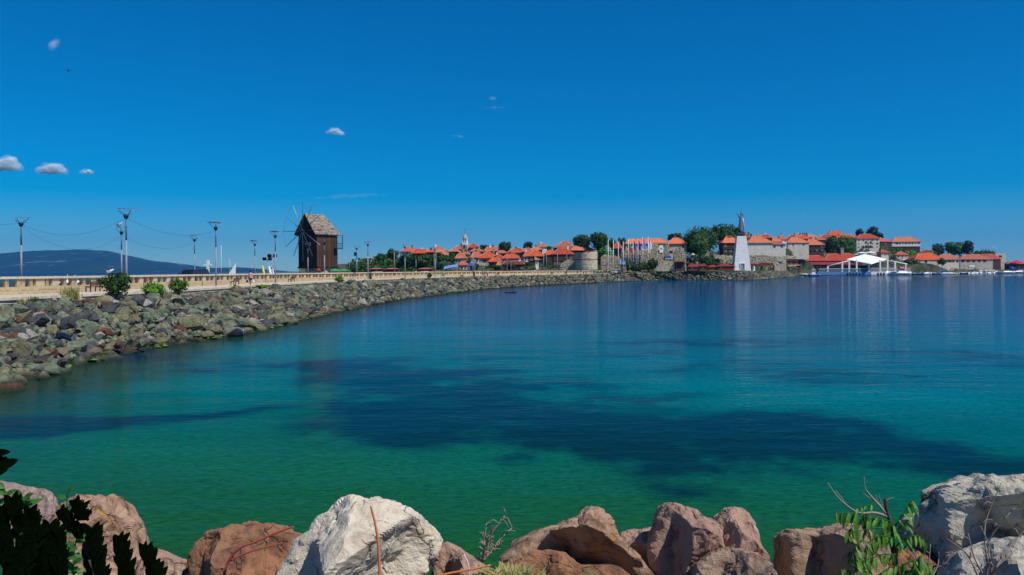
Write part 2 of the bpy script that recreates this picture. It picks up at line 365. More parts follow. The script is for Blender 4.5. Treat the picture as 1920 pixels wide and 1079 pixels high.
# rubble stones
RK = [mat('green_grey_rock', (.085,.110,.072), (.165,.195,.13), .9, 1.3, bump=.13, bscale=4, c3=(.07,.08,.06), s3=5, t3=(.46,.62), wet=True),
      mat('slate_rock', (.035,.040,.047), (.075,.08,.085), .9, 1.5, bump=.13, bscale=4, c3=(.04,.04,.045), s3=5, t3=(.46,.62), wet=True),
      mat('olive_rock', (.11,.105,.06), (.20,.19,.115), .9, 1.2, bump=.13, bscale=4, c3=(.09,.085,.05), s3=5, t3=(.46,.62), wet=True),
      mat('pinkish_rock', (.17,.125,.10), (.11,.08,.07), .9, 1.4, bump=.13, bscale=4, c3=(.12,.09,.07), s3=5, t3=(.46,.62), wet=True),
      mat('rust_brown_rock', (.12,.05,.028), (.08,.036,.025), .9, 1.4, bump=.13, bscale=4, c3=(.07,.035,.025), s3=5, t3=(.46,.62), wet=True),
      mat('pale_rock', (.32,.30,.26), (.20,.19,.165), .9, 1.4, bump=.13, bscale=4, c3=(.2,.18,.15), s3=5, t3=(.46,.62), wet=True)]
RKW = [34, 22, 22, 7, 4, 7]
def rock_hull(seed, n=15, flat=.62):
    rnd = random.Random(seed); bm = bmesh.new()
    for _ in range(n):
        v = Vector((rnd.gauss(0,1), rnd.gauss(0,1), rnd.gauss(0,1))).normalized()*rnd.uniform(.82,1.05)
        bm.verts.new((v.x, v.y*.78, v.z*flat))
    r_ = bmesh.ops.convex_hull(bm, input=bm.verts); bmesh.ops.delete(bm, geom=[g for g in r_['geom_interior'] if isinstance(g, bmesh.types.BMVert)], context='VERTS')
    bm.normal_update(); bm.verts.ensure_lookup_table(); bm.verts.index_update()
    vv = np.array([v.co[:] for v in bm.verts]); ff = [[v.index for v in f.verts] for f in bm.faces]; bm.free(); return vv, ff
def rock_fine(seed):
    rnd = random.Random(seed); vs_, fs = ico(3); pl = []
    for _ in range(15): n_ = Vector((rnd.gauss(0,1),rnd.gauss(0,1),rnd.gauss(0,1))).normalized(); pl.append((n_, rnd.uniform(.42,.82)))
    o = []
    for v in vs_:
        q = v.copy()
        for n_, c_ in pl:
            e = q.dot(n_)-c_
            if e > 0: q -= n_*e
        q += v*(.05*noise.fractal(q*2.5+Vector((seed,0,0)), .9, 2.1, 4)); o.append((q.x*1.25, q.y*.9, q.z*(.42+.05*(seed % 6))))
    return o, fs
FINE = [rock_fine(300+i) for i in range(16)]
HUL = [rock_hull(100+i, 13+i % 5*2, .5+.05*(i % 6)) for i in range(16)]
stones = []; rnd = random.Random(3)
s = 12.0
while s < SE-2:
    p, nn = curve(s)
    near = p.y < 75; mid = p.y < 150
    rows = 32 if near else (15 if mid else 9)
    for j in range(rows):
        t = (j+rnd.random())/rows
        if rnd.random() < (.16 if near else .08): continue
        size = min(.13+rnd.paretovariate(2.1)*.17, .88) if near else (rnd.uniform(.35,.75) if mid else rnd.uniform(.5,1.0))
        if mid and rnd.random() < .06: size *= 1.6
        o_ = -1.0+t*7.6; ss = s+rnd.uniform(-.5,.5)
        tz = top_z(s)
        z = -.25+(tz+.1)*min(max(t-.1, 0)/.82, 1)+rnd.uniform(-.18,.16)+(size-.45)*.18
        if t > .70: z -= .30*(t-.7)/.3+size*.30*(t > .85)
        q = off(ss, o_+rnd.uniform(-.2,.2), z)
        if t > .93: size *= .6
        stones.append((size, q, rnd.random()*6.28, rnd.uniform(-.7,.7), rnd.uniform(-.3,.95), rnd.randrange(16), rnd.choices(range(6), RKW)[0], (nn.x, nn.y)))
    s += .50 if near else (.62 if mid else .95)
# landmark stones seen in the photograph (pixel, radius px, kind)
for px, py, rp, k in [(165,605,34,0),(128,608,24,1),(62,625,27,0),(20,590,26,0),(62,655,30,0),(235,625,21,2),(180,632,19,5),(188,650,14,4),(222,648,15,4),(265,645,20,0),(405,600,24,2),
                      (300,630,17,2),(110,645,14,1),(117,680,16,1),(165,580,15,0)]:
    best = None
    for zz in (2.9,2.4,1.9,1.4,.9,.5):
        g = G(px, py, zz)
        i = min(range(len(_c)), key=lambda i: (_c[i]-Vector((g.x, g.y))).length); q_, n_ = curve(CL[i])
        o_ = (Vector((g.x, g.y))-q_).dot(n_); zs = -.25+3.2*min(max((o_+1)/7.6-.1, 0)/.82, 1)
        if best is None or abs(zs-zz) < best[0]: best = (abs(zs-zz), g)
    g = best[1]; stones.append((rp*g.y/F*.85, g, rnd.random()*6.28, .1, .45, rnd.randrange(16), k, (-1, 0)))
stones.sort(key=lambda q: -q[0]/max(q[1].length, 20))
def stone_matrix(st):
    size, q, a, tx, ty, h_, k, nn = st
    ax = Vector((-nn[1], nn[0], 0))     # tilt the flat side down the slope
    return Matrix.Translation(q) @ Matrix.Rotation(ty, 4, ax) @ Matrix.Rotation(tx, 4, Vector((nn[0], nn[1], 0))) @ Matrix.Rotation(a, 4, 'Z') @ Matrix.Diagonal((size, size, size, 1))
hmesh = {}
for st in stones[:296]:
    key = (st[5], st[6])
    if key not in hmesh:
        vv, ff = FINE[st[5]]; m_ = MB(); m_.add([tuple(v) for v in vv], ff); hmesh[key] = m_.mesh('boulder', RK[st[6]])
    o = link('boulder', hmesh[key], emb); o.matrix_local = stone_matrix(st)
V_, F_, I_ = [], [], []; base = 0
for st in stones[296:]:
    vv, ff = HUL[st[5]]; M = np.array(stone_matrix(st)); V_.append(vv @ M[:3,:3].T + M[:3,3]); F_ += [[i+base for i in f] for f in ff]; I_ += [st[6]]*len(ff); base += len(vv)
me = bpy.data.meshes.new('rubble_stones'); me.from_pydata(np.vstack(V_).tolist(), [], F_)
for m_ in RK: me.materials.append(m_)
me.polygons.foreach_set('material_index', I_); me.update(); tag(link('rubble_stones', me, emb), kind='stuff')
# algae along the waterline
mb = MB(); rnd = random.Random(5)
for k in range(520):
    s = 18+rnd.random()*90; q = off(s, rnd.uniform(-1.0,.25), 0.03+rnd.random()*.1)
    if fbm(q.x*.25, q.y*.25, 8) < -.05: continue
    r_ = rnd.uniform(.1,.32); n = 6; a0 = rnd.random()*6
    mb.add([q+Vector((math.cos(a0+6.283*i/n)*r_*rnd.uniform(.6,1.2), math.sin(a0+6.283*i/n)*r_, rnd.uniform(-.03,.04))) for i in range(n)]+[q+Vector((0,0,.08))], [(i, (i+1) % n, n) for i in range(n)])
tag(mb.build('green_algae', mat('algae', (.12,.20,.015), (.07,.12,.01), .8, 3), emb), kind='stuff')

# ------------------------------------------------------------------ parapet wall
wall = thing('parapet_wall', 'long sand coloured stone parapet with square openings along the seaside promenade', 'wall')
cop = MB(); low = MB(); k = 0; rnd = random.Random(11)
pm = [MB().box((0,0,0),((.85,.75,.95,.30)[i],.34,.58)).mesh('pillar', M_sand if i % 2 else M_sand2) for i in range(4)]
cs = [MB().box((0,0,0),(.98,.60,.17)).mesh('capstone', M_cop)]
clm = {}
s = 12.0; Z0 = PZ
seg = 3.0; placed = 0
while s < SWALL:
    a, b = off(s, 15.25, 0), off(s+seg, 15.25, 0); d = (b-a); ang = math.atan2(d.y, d.x); L_ = d.length; mid = (a+b)/2
    low.box((mid.x, mid.y, Z0+.27), (L_+.02, .46, .56), ang)
    cop_n = 2
    if placed < 290:
        for i in range(2):
            q = a.lerp(b, .25+.5*i); o = link('capstone', cs[0], wall, (q.x, q.y, Z0+1.225+.006*((k+i) % 2))); o.rotation_euler = (0,0,ang); o.scale = (L_/2/.98*.985, 1, 1)
            placed += 1
    else: cop.box((mid.x, mid.y, Z0+1.215), (L_+.02, .60, .17), ang)
    for fq, w_ in ((.2, rnd.choice((0,1,2))), (.70, 3)):
        q = a.lerp(b, fq); o = link('pillar', pm[w_], wall, (q.x, q.y, Z0+.842)); o.rotation_euler = (0,0,ang)
    if a.y < 100 and placed:
        for r_ in range(2):
            t = 0.0
            while t < .999:
                wl = rnd.uniform(.14,.28); t2 = min(t+wl, 1); 
                if 1-t2 < .08: t2 = 1
                q = a.lerp(b, (t+t2)/2); nn = Vector((d.y, -d.x, 0)).normalized()*.238
                key = (round((t2-t)*L_, 1), rnd.randrange(2))
                if key not in clm: clm[key] = MB().box((0,0,0),(key[0]-.025,.05,.25)).mesh('cladding_stone', (M_sand, M_sand2)[key[1]])
                o = link('cladding_stone', clm[key], wall, (q.x+nn.x, q.y+nn.y, Z0+.14+.265*r_+rnd.uniform(-.004,.004))); o.rotation_euler = (0,0,ang); t = t2
    s += seg; k += 1
low.build('base_course', M_sand, wall); 
if cop.v: cop.build('coping', M_cop, wall)
# ------------------------------------------------------------------ plants and trees
def leafmass(mb, lobes, n, size, rnd, mi=0, flat=0.25, hang=0):
    wts = [l[3]*l[4]*l[5] if len(l) > 4 else l[3]**3 for l in lobes]
    for _ in range(n):
        l = rnd.choices(lobes, wts)[0]; rx, ry, rz = (l[3], l[4], l[5]) if len(l) > 4 else (l[3],)*3
        v = Vector((rnd.gauss(0,1), rnd.gauss(0,1), rnd.gauss(0,1))).normalized(); k = rnd.uniform(.66, 1.22)
        c = Vector((l[0]+v.x*rx*k, l[1]+v.y*ry*k, l[2]+v.z*rz*k))
        nrm = (v+Vector((rnd.gauss(0,1), rnd.gauss(0,1), rnd.gauss(0,1)))*.55).normalized()
        a = nrm.cross(Vector((rnd.gauss(0,1), rnd.gauss(0,1), .3))).normalized(); b = nrm.cross(a)
        s_ = size*rnd.uniform(.6,1.4); o = len(mb.v)
        mb.v += [tuple(c-a*s_), tuple(c+b*s_*.6), tuple(c+a*s_), tuple(c-b*s_*.6)]; mb.f.append((o,o+1,o+2,o+3)); mb.m.append(mi); mb.sm.append(False)
def lump(mb, c, r, mi=0, k=.78, seed=0, sub=2):
    vs_, fs = ico(sub)
    mb.add([(c[0]+v.x*r[0]*k*(1+.25*noise.noise(v*2.1+Vector((seed,0,0)))), c[1]+v.y*r[1]*k*(1+.25*noise.noise(v*2.1+Vector((seed,3,0)))), c[2]+v.z*r[2]*k*(1+.25*noise.noise(v*2.1+Vector((seed,0,5))))) for v in vs_], fs, mi, False)
def tree(name, px0, px1, yt, yb, D, kind, label, lobes=10, dens=1.0, seed=0, cat='tree', group='trees of the old town', trunkh=.10, lf=2.0):
    rnd = random.Random(seed or int(px0*7+yt*3)); a, b = P((px0+px1)/2, yt, D), P((px0+px1)/2, yb, D)
    W, H = (px1-px0)*D/F, a.z-b.z
    t = thing(name, label, cat, (b.x, b.y, b.z), 0, group)
    mb = MB(); th = H*trunkh; ch = H-th; Ls = []
    if kind == 'conifer':
        n = max(4, int(lobes))
        for i in range(n):
            f = i/(n-1); Ls.append((rnd.uniform(-.1,.1)*W*(1-f), rnd.uniform(-.1,.1)*W, th+ch*(.1+.84*f), W*.5*(1-f*.85), W*.5*(1-f*.85), ch/n*.9))
        mi = 3
    else:
        Ls.append((0, 0, th+ch*.48, W*.36, W*.32, ch*.44))
        for i in range(lobes):
            an = 6.283*i/lobes+rnd.random()*.8; rr = rnd.uniform(.55,1)
            rl = rnd.uniform(.13,.27); zz = th+ch*rnd.uniform(.28,.78)
            Ls.append((math.cos(an)*W*(.5-rl)*rr*1.05, math.sin(an)*W*.3*rr, zz, W*rl, W*rl, ch*rl*.95))
        mi = kind
    for i, l in enumerate(Ls): lump(mb, l[:3], l[3:], 0, .66, i+seed)
    sz = max(lf*D/F, .12); n = int(min(5200, 3.4*dens*(W*H)/(sz*sz)))
    leafmass(mb, Ls, n, sz, rnd)
    mb.build('crown', M_leaf[mi], t)
    tk = MB(); r0 = max(.08, W*.035); tk.tube([(0,0,-.6),(W*.02,0,th*.6),(0,0,th+ch*.3),(W*.02,0,th+ch*.6)], [r0*1.25,r0,r0*.75,r0*.3], 7)
    for i in range(4):
        l = Ls[1+i % (len(Ls)-1)]; tk.tube([(0,0,th*.8),(l[0]*.5,l[1]*.5,(th+l[2])*.5),(l[0],l[1],l[2])], [r0*.6,r0*.4,r0*.15], 5)
    tk.build('trunk', M_bark, t); return t
def grass_clump(name, px, py, wpx, hpx, D, mi, label, n=140, cat='grass clump', lean=.5):
    rnd = random.Random(int(px)); b = P(px, py, D); W, H = wpx*D/F, hpx*D/F; t = thing(name, label, cat, b, 0, 'weeds along the promenade edge')
    mb = MB()
    for _ in range(n):
        x, y = rnd.gauss(0,.24)*W, rnd.gauss(0,.2)*W; h_ = H*rnd.uniform(.45,1.0); a = rnd.random()*6.28; l = rnd.uniform(0,lean)*h_; wd = max(.02, D/F*.7)
        d = Vector((math.cos(a), math.sin(a), 0)); e = Vector((-d.y, d.x, 0))*wd
        p0 = Vector((x,y,-.05)); p1 = p0+d*l*.4+Vector((0,0,h_*.6)); p2 = p0+d*l+Vector((0,0,h_))
        mb.add([p0-e,p0+e,p1+e*.7,p1-e*.7,p2],[(0,1,2,3),(3,2,4)])
    tag(mb.build('blades', M_leaf[mi], t), kind='stuff'); return t

# bushes on the embankment crest (D from crest geometry)
def crestD(px, o=6.2):
    best = min((abs(px_of(q.x, q.y)-px), q.y) for q in (off(s, o, 0) for s in np.arange(20, S335+60, 1.0)) if q.y > 5); return best[1]
for (nm, x0, x1, yt, yb, k, lab, lf) in [
    ('bush', 186,250,511,557,0,'large dark green bush growing at the promenade edge beside the bench',1.5),
    ('bush', 262,312,527,556,2,'bright green leafy clump between the large dark bush and the smaller dark bush',1.5),
    ('bush', 312,357,524,549,1,'small dark round bush at the promenade edge right of the grassy clump',1.4),
    ('bush', 424,451,535,549,2,'low bright green shrub among the rocks in front of the walking woman',1.2),
    ('bush', 470,510,534,542,2,'flat creeping green plant along the promenade edge right of the walking woman',1.1),
    ('bush', 626,646,516,532,2,'bright yellow-green bush on the embankment top right of the windmill',1.1),
    ('bush', 800,811,511,522,1,'tiny bush on the embankment top below the church district',1.0),
    ('bush', 645,668,524,536,5,'greyish green shrub spilling over the rocks right of the bright bush',1.1),
    ('bush', 1147,1161,507,514,1,'little dark shrub at the embankment edge below the flagpoles',1.0)]:
    D = crestD((x0+x1)/2)
    tree(nm, x0, x1, yt, yb, D, k, lab, 6, .9, cat='bush', group='bushes along the promenade edge', trunkh=.04, lf=lf)
for (x, y, w_, h_, k, lab, n) in [
    (130,563,34,32,4,'dry yellowish weeds standing by the bench at the promenade edge',220),(64,566,22,14,1,'small green weed tuft on the rocks at the far left',70),
    (286,557,40,24,1,'tall fine grass in the bright clump between two bushes',220),(41,568,20,10,4,'short dry tuft at the edge of the paving, leftmost of all',60),
    (300,555,26,22,4,'straw coloured stems right of the bright clump',90),(865,521,9,8,4,'small dry tuft on the edge below the blue awnings',50),
    (590,536,16,8,1,'low grass tuft on the rocks under the windmill',60),(1235,512,40,5,1,'grass growing over the rocks below the wooden gazebo',90)]:
    grass_clump('grass_clump', x, y, w_, h_, crestD(x), k, lab, n)

# ------------------------------------------------------------------ windmill
WD = 170; wm_c = P(596.5, 501, WD); wz = PZ-.02
wm = thing('windmill', 'old dark timber windmill with bare spokes and shingled roof on a stone plinth', 'windmill', (wm_c.x, wm_c.y, wz), R(-36))
# local: -y is the sail face (faces camera-left), +x the right side face
bz0 = wm_c.z-wz; bz1 = P(596, 441, WD).z-wz; hw = 2.95; hd = 2.75; rz_ = P(580, 402.5, WD).z-wz
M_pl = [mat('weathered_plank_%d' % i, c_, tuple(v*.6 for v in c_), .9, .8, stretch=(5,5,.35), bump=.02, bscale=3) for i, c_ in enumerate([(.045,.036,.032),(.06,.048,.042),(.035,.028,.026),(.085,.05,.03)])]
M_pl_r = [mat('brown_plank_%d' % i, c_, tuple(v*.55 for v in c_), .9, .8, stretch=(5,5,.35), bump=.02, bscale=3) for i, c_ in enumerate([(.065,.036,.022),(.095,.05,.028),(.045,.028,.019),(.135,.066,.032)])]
MB().box((0,0,(bz0+bz1)/2),(hw*2-.1,hd*2-.1,bz1-bz0)).build('inner_wall', M_dark, wm)
rnd = random.Random(2)
n = 17
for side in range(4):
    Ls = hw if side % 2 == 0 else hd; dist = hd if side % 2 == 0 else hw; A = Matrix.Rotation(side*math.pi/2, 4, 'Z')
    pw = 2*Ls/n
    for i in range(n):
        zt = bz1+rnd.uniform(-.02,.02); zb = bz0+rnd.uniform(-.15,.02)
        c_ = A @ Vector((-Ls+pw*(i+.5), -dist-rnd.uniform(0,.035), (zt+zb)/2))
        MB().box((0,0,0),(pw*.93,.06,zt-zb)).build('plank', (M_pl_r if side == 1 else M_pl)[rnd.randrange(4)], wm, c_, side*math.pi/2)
# gable planks on the sail face
e_z = bz1; gh = rz_-e_z; rw = hw+.42
for i in range(22):
    x = -rw+.15+(2*rw-.3)*(i+.5)/22; top = e_z+gh*(1-abs(x)/rw)-.12
    if top-e_z > .1: MB().box((0,0,0),((2*rw-.3)/22*.94,.06,top-e_z+.25)).build('gable_plank', M_pl[i % 3], wm, (x, -hd-.08, (top+e_z-.25)/2))
# roof with shingle courses; rear end hipped
M_sh = [mat('grey_shingle_%d' % i, c_, tuple(v*.7 for v in c_), .9, 1.5, stretch=(1,1,3)) for i, c_ in enumerate([(.27,.235,.195),(.20,.165,.135),(.33,.295,.25),(.13,.10,.08)])]
yf, yr_ = -hd-.75, hd+.75; yrr = hd-1.2
mb = MB(); mb.add([(-rw,yf,e_z),(rw,yf,e_z),(rw,yr_,e_z),(-rw,yr_,e_z),(0,yf,rz_),(0,yrr,rz_),(0,yf,rz_-.12),(-rw,yf,e_z-.12),(rw,yf,e_z-.12),(rw,yr_,e_z-.12),(-rw,yr_,e_z-.12),(0,yrr,rz_-.12)],
      [(1,2,5,4),(3,0,4,5),(2,3,5),(0,7,6,4),(1,4,6,8),(1,8,9,2),(2,9,10,3),(3,10,7,0),(8,6,11,9),(7,10,11,6),(9,11,10)])
roof = mb.build('roof', M_sh[1], wm)
sh = MB(); NR = 13
def slope_shingles(A_, B_, T0, T1):   # eave A->B, ridge T0->T1
    nrm = ((B_-A_).cross(T0-A_)).normalized()
    for r_ in range(NR):
        f0, f1 = r_/NR, (r_+1.25)/NR
        a0, b0 = A_.lerp(T0, f0), B_.lerp(T1, f0); a1, b1 = A_.lerp(T0, min(f1,1)), B_.lerp(T1, min(f1,1)); nn_ = max(1, int((b0-a0).length/.26)); t = 0
        while t < 1:
            t2 = min(1, t+rnd.uniform(.7,1.3)/nn_); j = rnd.uniform(-.03,.05)
            d0 = nrm*(.07+rnd.uniform(0,.035)); d1 = nrm*.02; q = [a0.lerp(b0,t), a0.lerp(b0,t2), a1.lerp(b1,t2), a1.lerp(b1,t)]; dn = (a0-a1).normalized()*j
            mi_ = rnd.choices((0,1,2,3),(5,3,3,1.5))[0]
            sh.add([q[0]+d0+dn,q[1]+d0+dn,q[2]+d1,q[3]+d1,q[0]+dn,q[1]+dn],[(0,1,2,3),(0,4,5,1),(1,5,2),(0,3,4)],mi_); t = t2
slope_shingles(Vector((rw,yf,e_z)), Vector((rw,yr_,e_z)), Vector((0,yf,rz_)), Vector((0,yrr,rz_)))
slope_shingles(Vector((-rw,yr_,e_z)), Vector((-rw,yf,e_z)), Vector((0,yrr,rz_)), Vector((0,yf,rz_)))
slope_shingles(Vector((rw,yr_,e_z)), Vector((-rw,yr_,e_z)), Vector((0,yrr,rz_)), Vector((0,yrr,rz_)))
tag(sh.build('shingles', M_sh, roof), kind='stuff')
for sg in (-1, 1): MB().tube([(sg*rw,yf-.03,e_z-.05),(0,yf-.03,rz_+.02)], .10, 4).build('barge_board', M_sh[0] if sg > 0 else M_pl[0], wm)
# base beams with protruding ends, stone plinth
for yy in (-hd+.2, hd-.2): MB().box((0,yy,bz0-.12),(2*hw+.9,.3,.3)).build('base_beam', M_pl[0], wm)
pl = MB().lathe([(2.35,-.3),(2.3,bz0*.6),(2.2,bz0-.1)], 20).build('stone_plinth', M_stone, wm)
rnd2 = random.Random(9); pls = MB()
for r_ in range(7):
    for i in range(18):
        a = 6.283*(i+.5*(r_ % 2))/18+rnd2.uniform(-.03,.03); pls.box((2.32*math.cos(a),2.32*math.sin(a),.15+r_*(bz0-.2)/7),(.18+rnd2.random()*.1,.7,(bz0-.3)/7),a,rnd2.randrange(2))
tag(pls.build('plinth_stones', [M_stone, M_paleston], pl), kind='stuff')
# rear balcony
bal = MB(); bx, by = hw+.0, hd-.6
for (x, y) in ((hw+1.0, hd+.55),(hw+1.0,hd-1.0)): bal.box((x,y,(bz1+6.3)/2),(.12,.12,bz1-6.3))
bal.box((hw+.5,hd-.2,6.4),(1.15,1.8,.14)); bal.box((hw+1.0,hd-.2,7.5),(.1,1.6,.1)); 
for i in range(5): bal.box((hw+1.0,hd-.9+i*.36,6.95),(.06,.06,1.05))
bal.build('balcony', M_pl[0], wm)
# sails: hub on the sail face with 12 spokes
hubz = P(575.5, 434.5, WD).z-wz; hx = 0.02; hy = -hd-1.35
MB().tube([(hx,-hd+.3,hubz),(hx,hy-.3,hubz)], [.2,.16], 8).build('axle', M_pl[1], wm)
MB().tube([(hx,hy-.12,hubz),(hx,hy+.2,hubz)], [.36,.36], 10).build('hub', M_pl[0], wm)
M_spoke = mat('bleached_spoke_wood', (.50,.46,.43), (.34,.31,.29), .8, 2); M_spoked = mat('dark_spoke_wood', (.06,.05,.05), (.09,.075,.07), .8, 2)
tips = []
for k in range(12):
    a = R(90+30*k); rr = 6.25*(1+.03*math.sin(k*2.3)); tp = Vector((hx+math.cos(a)*rr, hy+.05, hubz+math.sin(a)*rr)); tips.append(tp)
    MB().tube([(hx-math.cos(a)*.35,hy,hubz-math.sin(a)*.35), tp], [.09,.06], 5).build('spoke', M_spoked if k in (0,11,4,5,10,9) else M_spoke, wm)
for k in (0,1,2,3): 
    a_, b_ = tips[k], tips[(k+1) % 12]; m_ = (a_+b_)/2+Vector((0,.02,-.05)); MB().tube([a_,m_,b_], .014, 4).build('rim_wire', M_black, wm)
MB().tube([(-.75,hy+.1,hubz-2.35),(.75,hy+.1,hubz-2.3)], .05, 5).build('cross_bar', M_spoke, wm)

# ------------------------------------------------------------------ lamps
def make_lamp(label):
    t = thing('street_lamp', label, 'street lamp', group='tall promenade lamps with square panels')
    MB().tube([(0,0,0),(0,0,.1)], [.16,.16], 10).build('base_plate', M_metal, t)
    MB().tube([(0,0,.05),(0,0,4.4)], [.095,.085], 8).build('pole', M_metal, t)
    MB().tube([(0,0,4.38),(0,0,6.35)], [.075,.07], 8).build('upper_pole', M_bmetal, t)
    MB().lathe([(.10,6.3),(.20,6.42),(.22,6.62),(.12,6.7)], 10).build('lamp_head', M_black, t)
    for k in range(4):
        a = R(45+90*k); MB().tube([(math.cos(a)*.12,math.sin(a)*.12,6.55),(math.cos(a)*.45,math.sin(a)*.45,6.8),(math.cos(a)*.72,math.sin(a)*.72,7.15)], .03, 5).build('strut', M_metal, t)
    pn = MB().box((.12,0,0),(1.3,1.0,.045)).build('reflector_panel', M_panel, t, (.05,0,7.2)); pn.rotation_euler = (R(4), R(-3), R(20))
    return t
lamp0 = None
LAMPS = [(40,55.6*1.46,'lamp on the road side, leftmost, standing behind the parapet'),(237,70.5,'tallest lamp, standing behind the large dark bush'),
         (228,100,'lamp just left of the tallest lamp with a gull sitting on it'),(365,124,'lamp behind the black van'),(405,91,'tall lamp in front of the parapet left of the walking woman'),
         (478,146,'thin lamp right of the walking woman, beyond the parapet'),(516.5,112.5,'lamp left of the windmill, on the promenade in front of the floodlights'),
         (577.5,161,'lamp standing in front of the dark sail face of the windmill'),(608.5,141,'lamp in front of the right side of the windmill'),(669,179,'lamp between the windmill and the hillside, with a loudspeaker'),
         (690,152,'lamp right of the windmill above a litter bin'),(759.5,170,'lamp in front of the dark trees of the hillside'),(816,190,'lamp in front of the trees left of the church tower')]
lamp_pos = {}
for i, (px, D, lab) in enumerate(LAMPS):
    g = ((px-CX)/F*D, D, PZ)
    if i == 0: lamp0 = make_lamp(lab); lamp0.location = g; lamp0.rotation_euler = (0,0,.3)
    else: copy_tree(lamp0, lab, g, i*.7)
    lamp_pos[px] = Vector(g)
def pole(px, yt, yb, D, label, r=.1, name='lamp_post', group='slim poles beside the promenade', cat='pole', m=None, arms=False):
    a, b = P(px, yt, D), P(px, yb, D); h_ = a.z-b.z; t = thing(name, label, cat, b, 0, group)
    MB().tube([(0,0,0),(0,0,h_)], [r, r*.7], 6).build('pole', m or M_metal, t)
    MB().lathe([(r*1.6,0),(r*1.6,.12)], 8).build('base_plate', M_metal, t)
    if arms:
        for sg in (-1, 1):
            MB().tube([(0,0,h_*.98),(sg*.8,0,h_*1.01)], r*.4, 5).build('arm', M_metal, t); MB().box((sg*.8,0,h_*1.0),(.5,.35,.14)).build('lamp_head', M_white, t)
    return t
for px, yt, yb, D, lab, ar in [(739.5,473,509,185,'plain thin pole in front of the hillside bushes',0),(655,484,510,200,'small double headed lamp right of the windmill',1),(780,487,508,240,'white stubby post below the blue-white house',0),
    (814,476,512,235,'left pole of the close pair left of the church',0),(817.5,470,512,233,'right pole of the close pair left of the church',0),(885.5,475,513,215,'left pole of the pair behind the two walkers',0),(888,474,513,222,'right pole of the pair behind the two walkers',0),
    (951,476,508,250,'pole in front of the small grey roofed house',0),(958,490,507,250,'short pole by the glass fronted restaurant',0),(1019.5,479,507,262,'pole in front of the dark timber hotel, left of two',0),(1024.5,477,507,268,'pole in front of the dark timber hotel, right of two',0),
    (1045.5,476,507,275,'pole at the corner of the big orange roofed hotel',0),(1063,478,507,285,'pole in front of the big hotel facade',0),(1181,496,509,315,'short dark pole beside the hedge',0)]:
    pole(px, yt, yb, D, lab, .11, arms=ar)
# cables between lamps
def cable(a, b, sag, label):
    pts = [a.lerp(b, t/12)-Vector((0,0,sag*4*(t/12)*(1-t/12))) for t in range(13)]
    o = MB().tube(pts, .009, 4).build('cable', M_black); tag(o, label, 'cable', 'cables slung between the lamps')
def lt(px, dz=6.6): return lamp_pos[px]+Vector((0,0,dz))
cable(lt(40), lt(237,6.4), 1.35, 'sagging cable from the leftmost lamp to the tallest lamp')
cable(lt(40,6.4), lt(228,6.2), 2.1, 'lower fainter cable from the leftmost lamp to the lamp with the gull')
cable(lt(40)+Vector((-22,-24,0)), lt(40), 1.0, 'cable entering the picture from the left at the leftmost lamp')
cable(lt(237,6.4), lt(405,6.3), 1.0, 'cable from the tallest lamp to the lamp left of the walking woman')
cable(lt(228,6.2), lt(365,6.2), 1.3, 'cable between the gull lamp and the lamp behind the van')
# ------------------------------------------------------------------ houses of the old town
ANCH = []       # ground anchors (x, y, z)
WALLM = {'p': M_plaster, 'g': M_plaster2, 'w': M_white, 'c': M_cream, 'b': M_bluewall, 't': M_dwood, 's': M_stone, 'r': M_rwood, 'a': M_paleston}
def window(root, M, w_, h_, shutter=False, fm=None):
    f = MB(); t = .07
    f.box((0,-.03,h_/2-t/2),(w_,.1,t)); f.box((0,-.03,-h_/2+t/2),(w_+.1,.16,t)); f.box((-w_/2+t/2,-.03,0),(t,.1,h_-2*t)); f.box((w_/2-t/2,-.03,0),(t,.1,h_-2*t)); f.box((0,-.02,0),(.05,.07,h_-2*t))
    fo = f.build('window', fm or M_frame, root); fo.matrix_local = M
    MB().box((0,.005,0),(w_-2*t,.04,h_-2*t)).build('pane', M_glass, fo)
    if shutter:
        for sg in (-1, 1): MB().box((sg*(w_/2+w_*.24),-.05,0),(w_*.42,.05,h_)).build('shutter', M_rwood, fo)
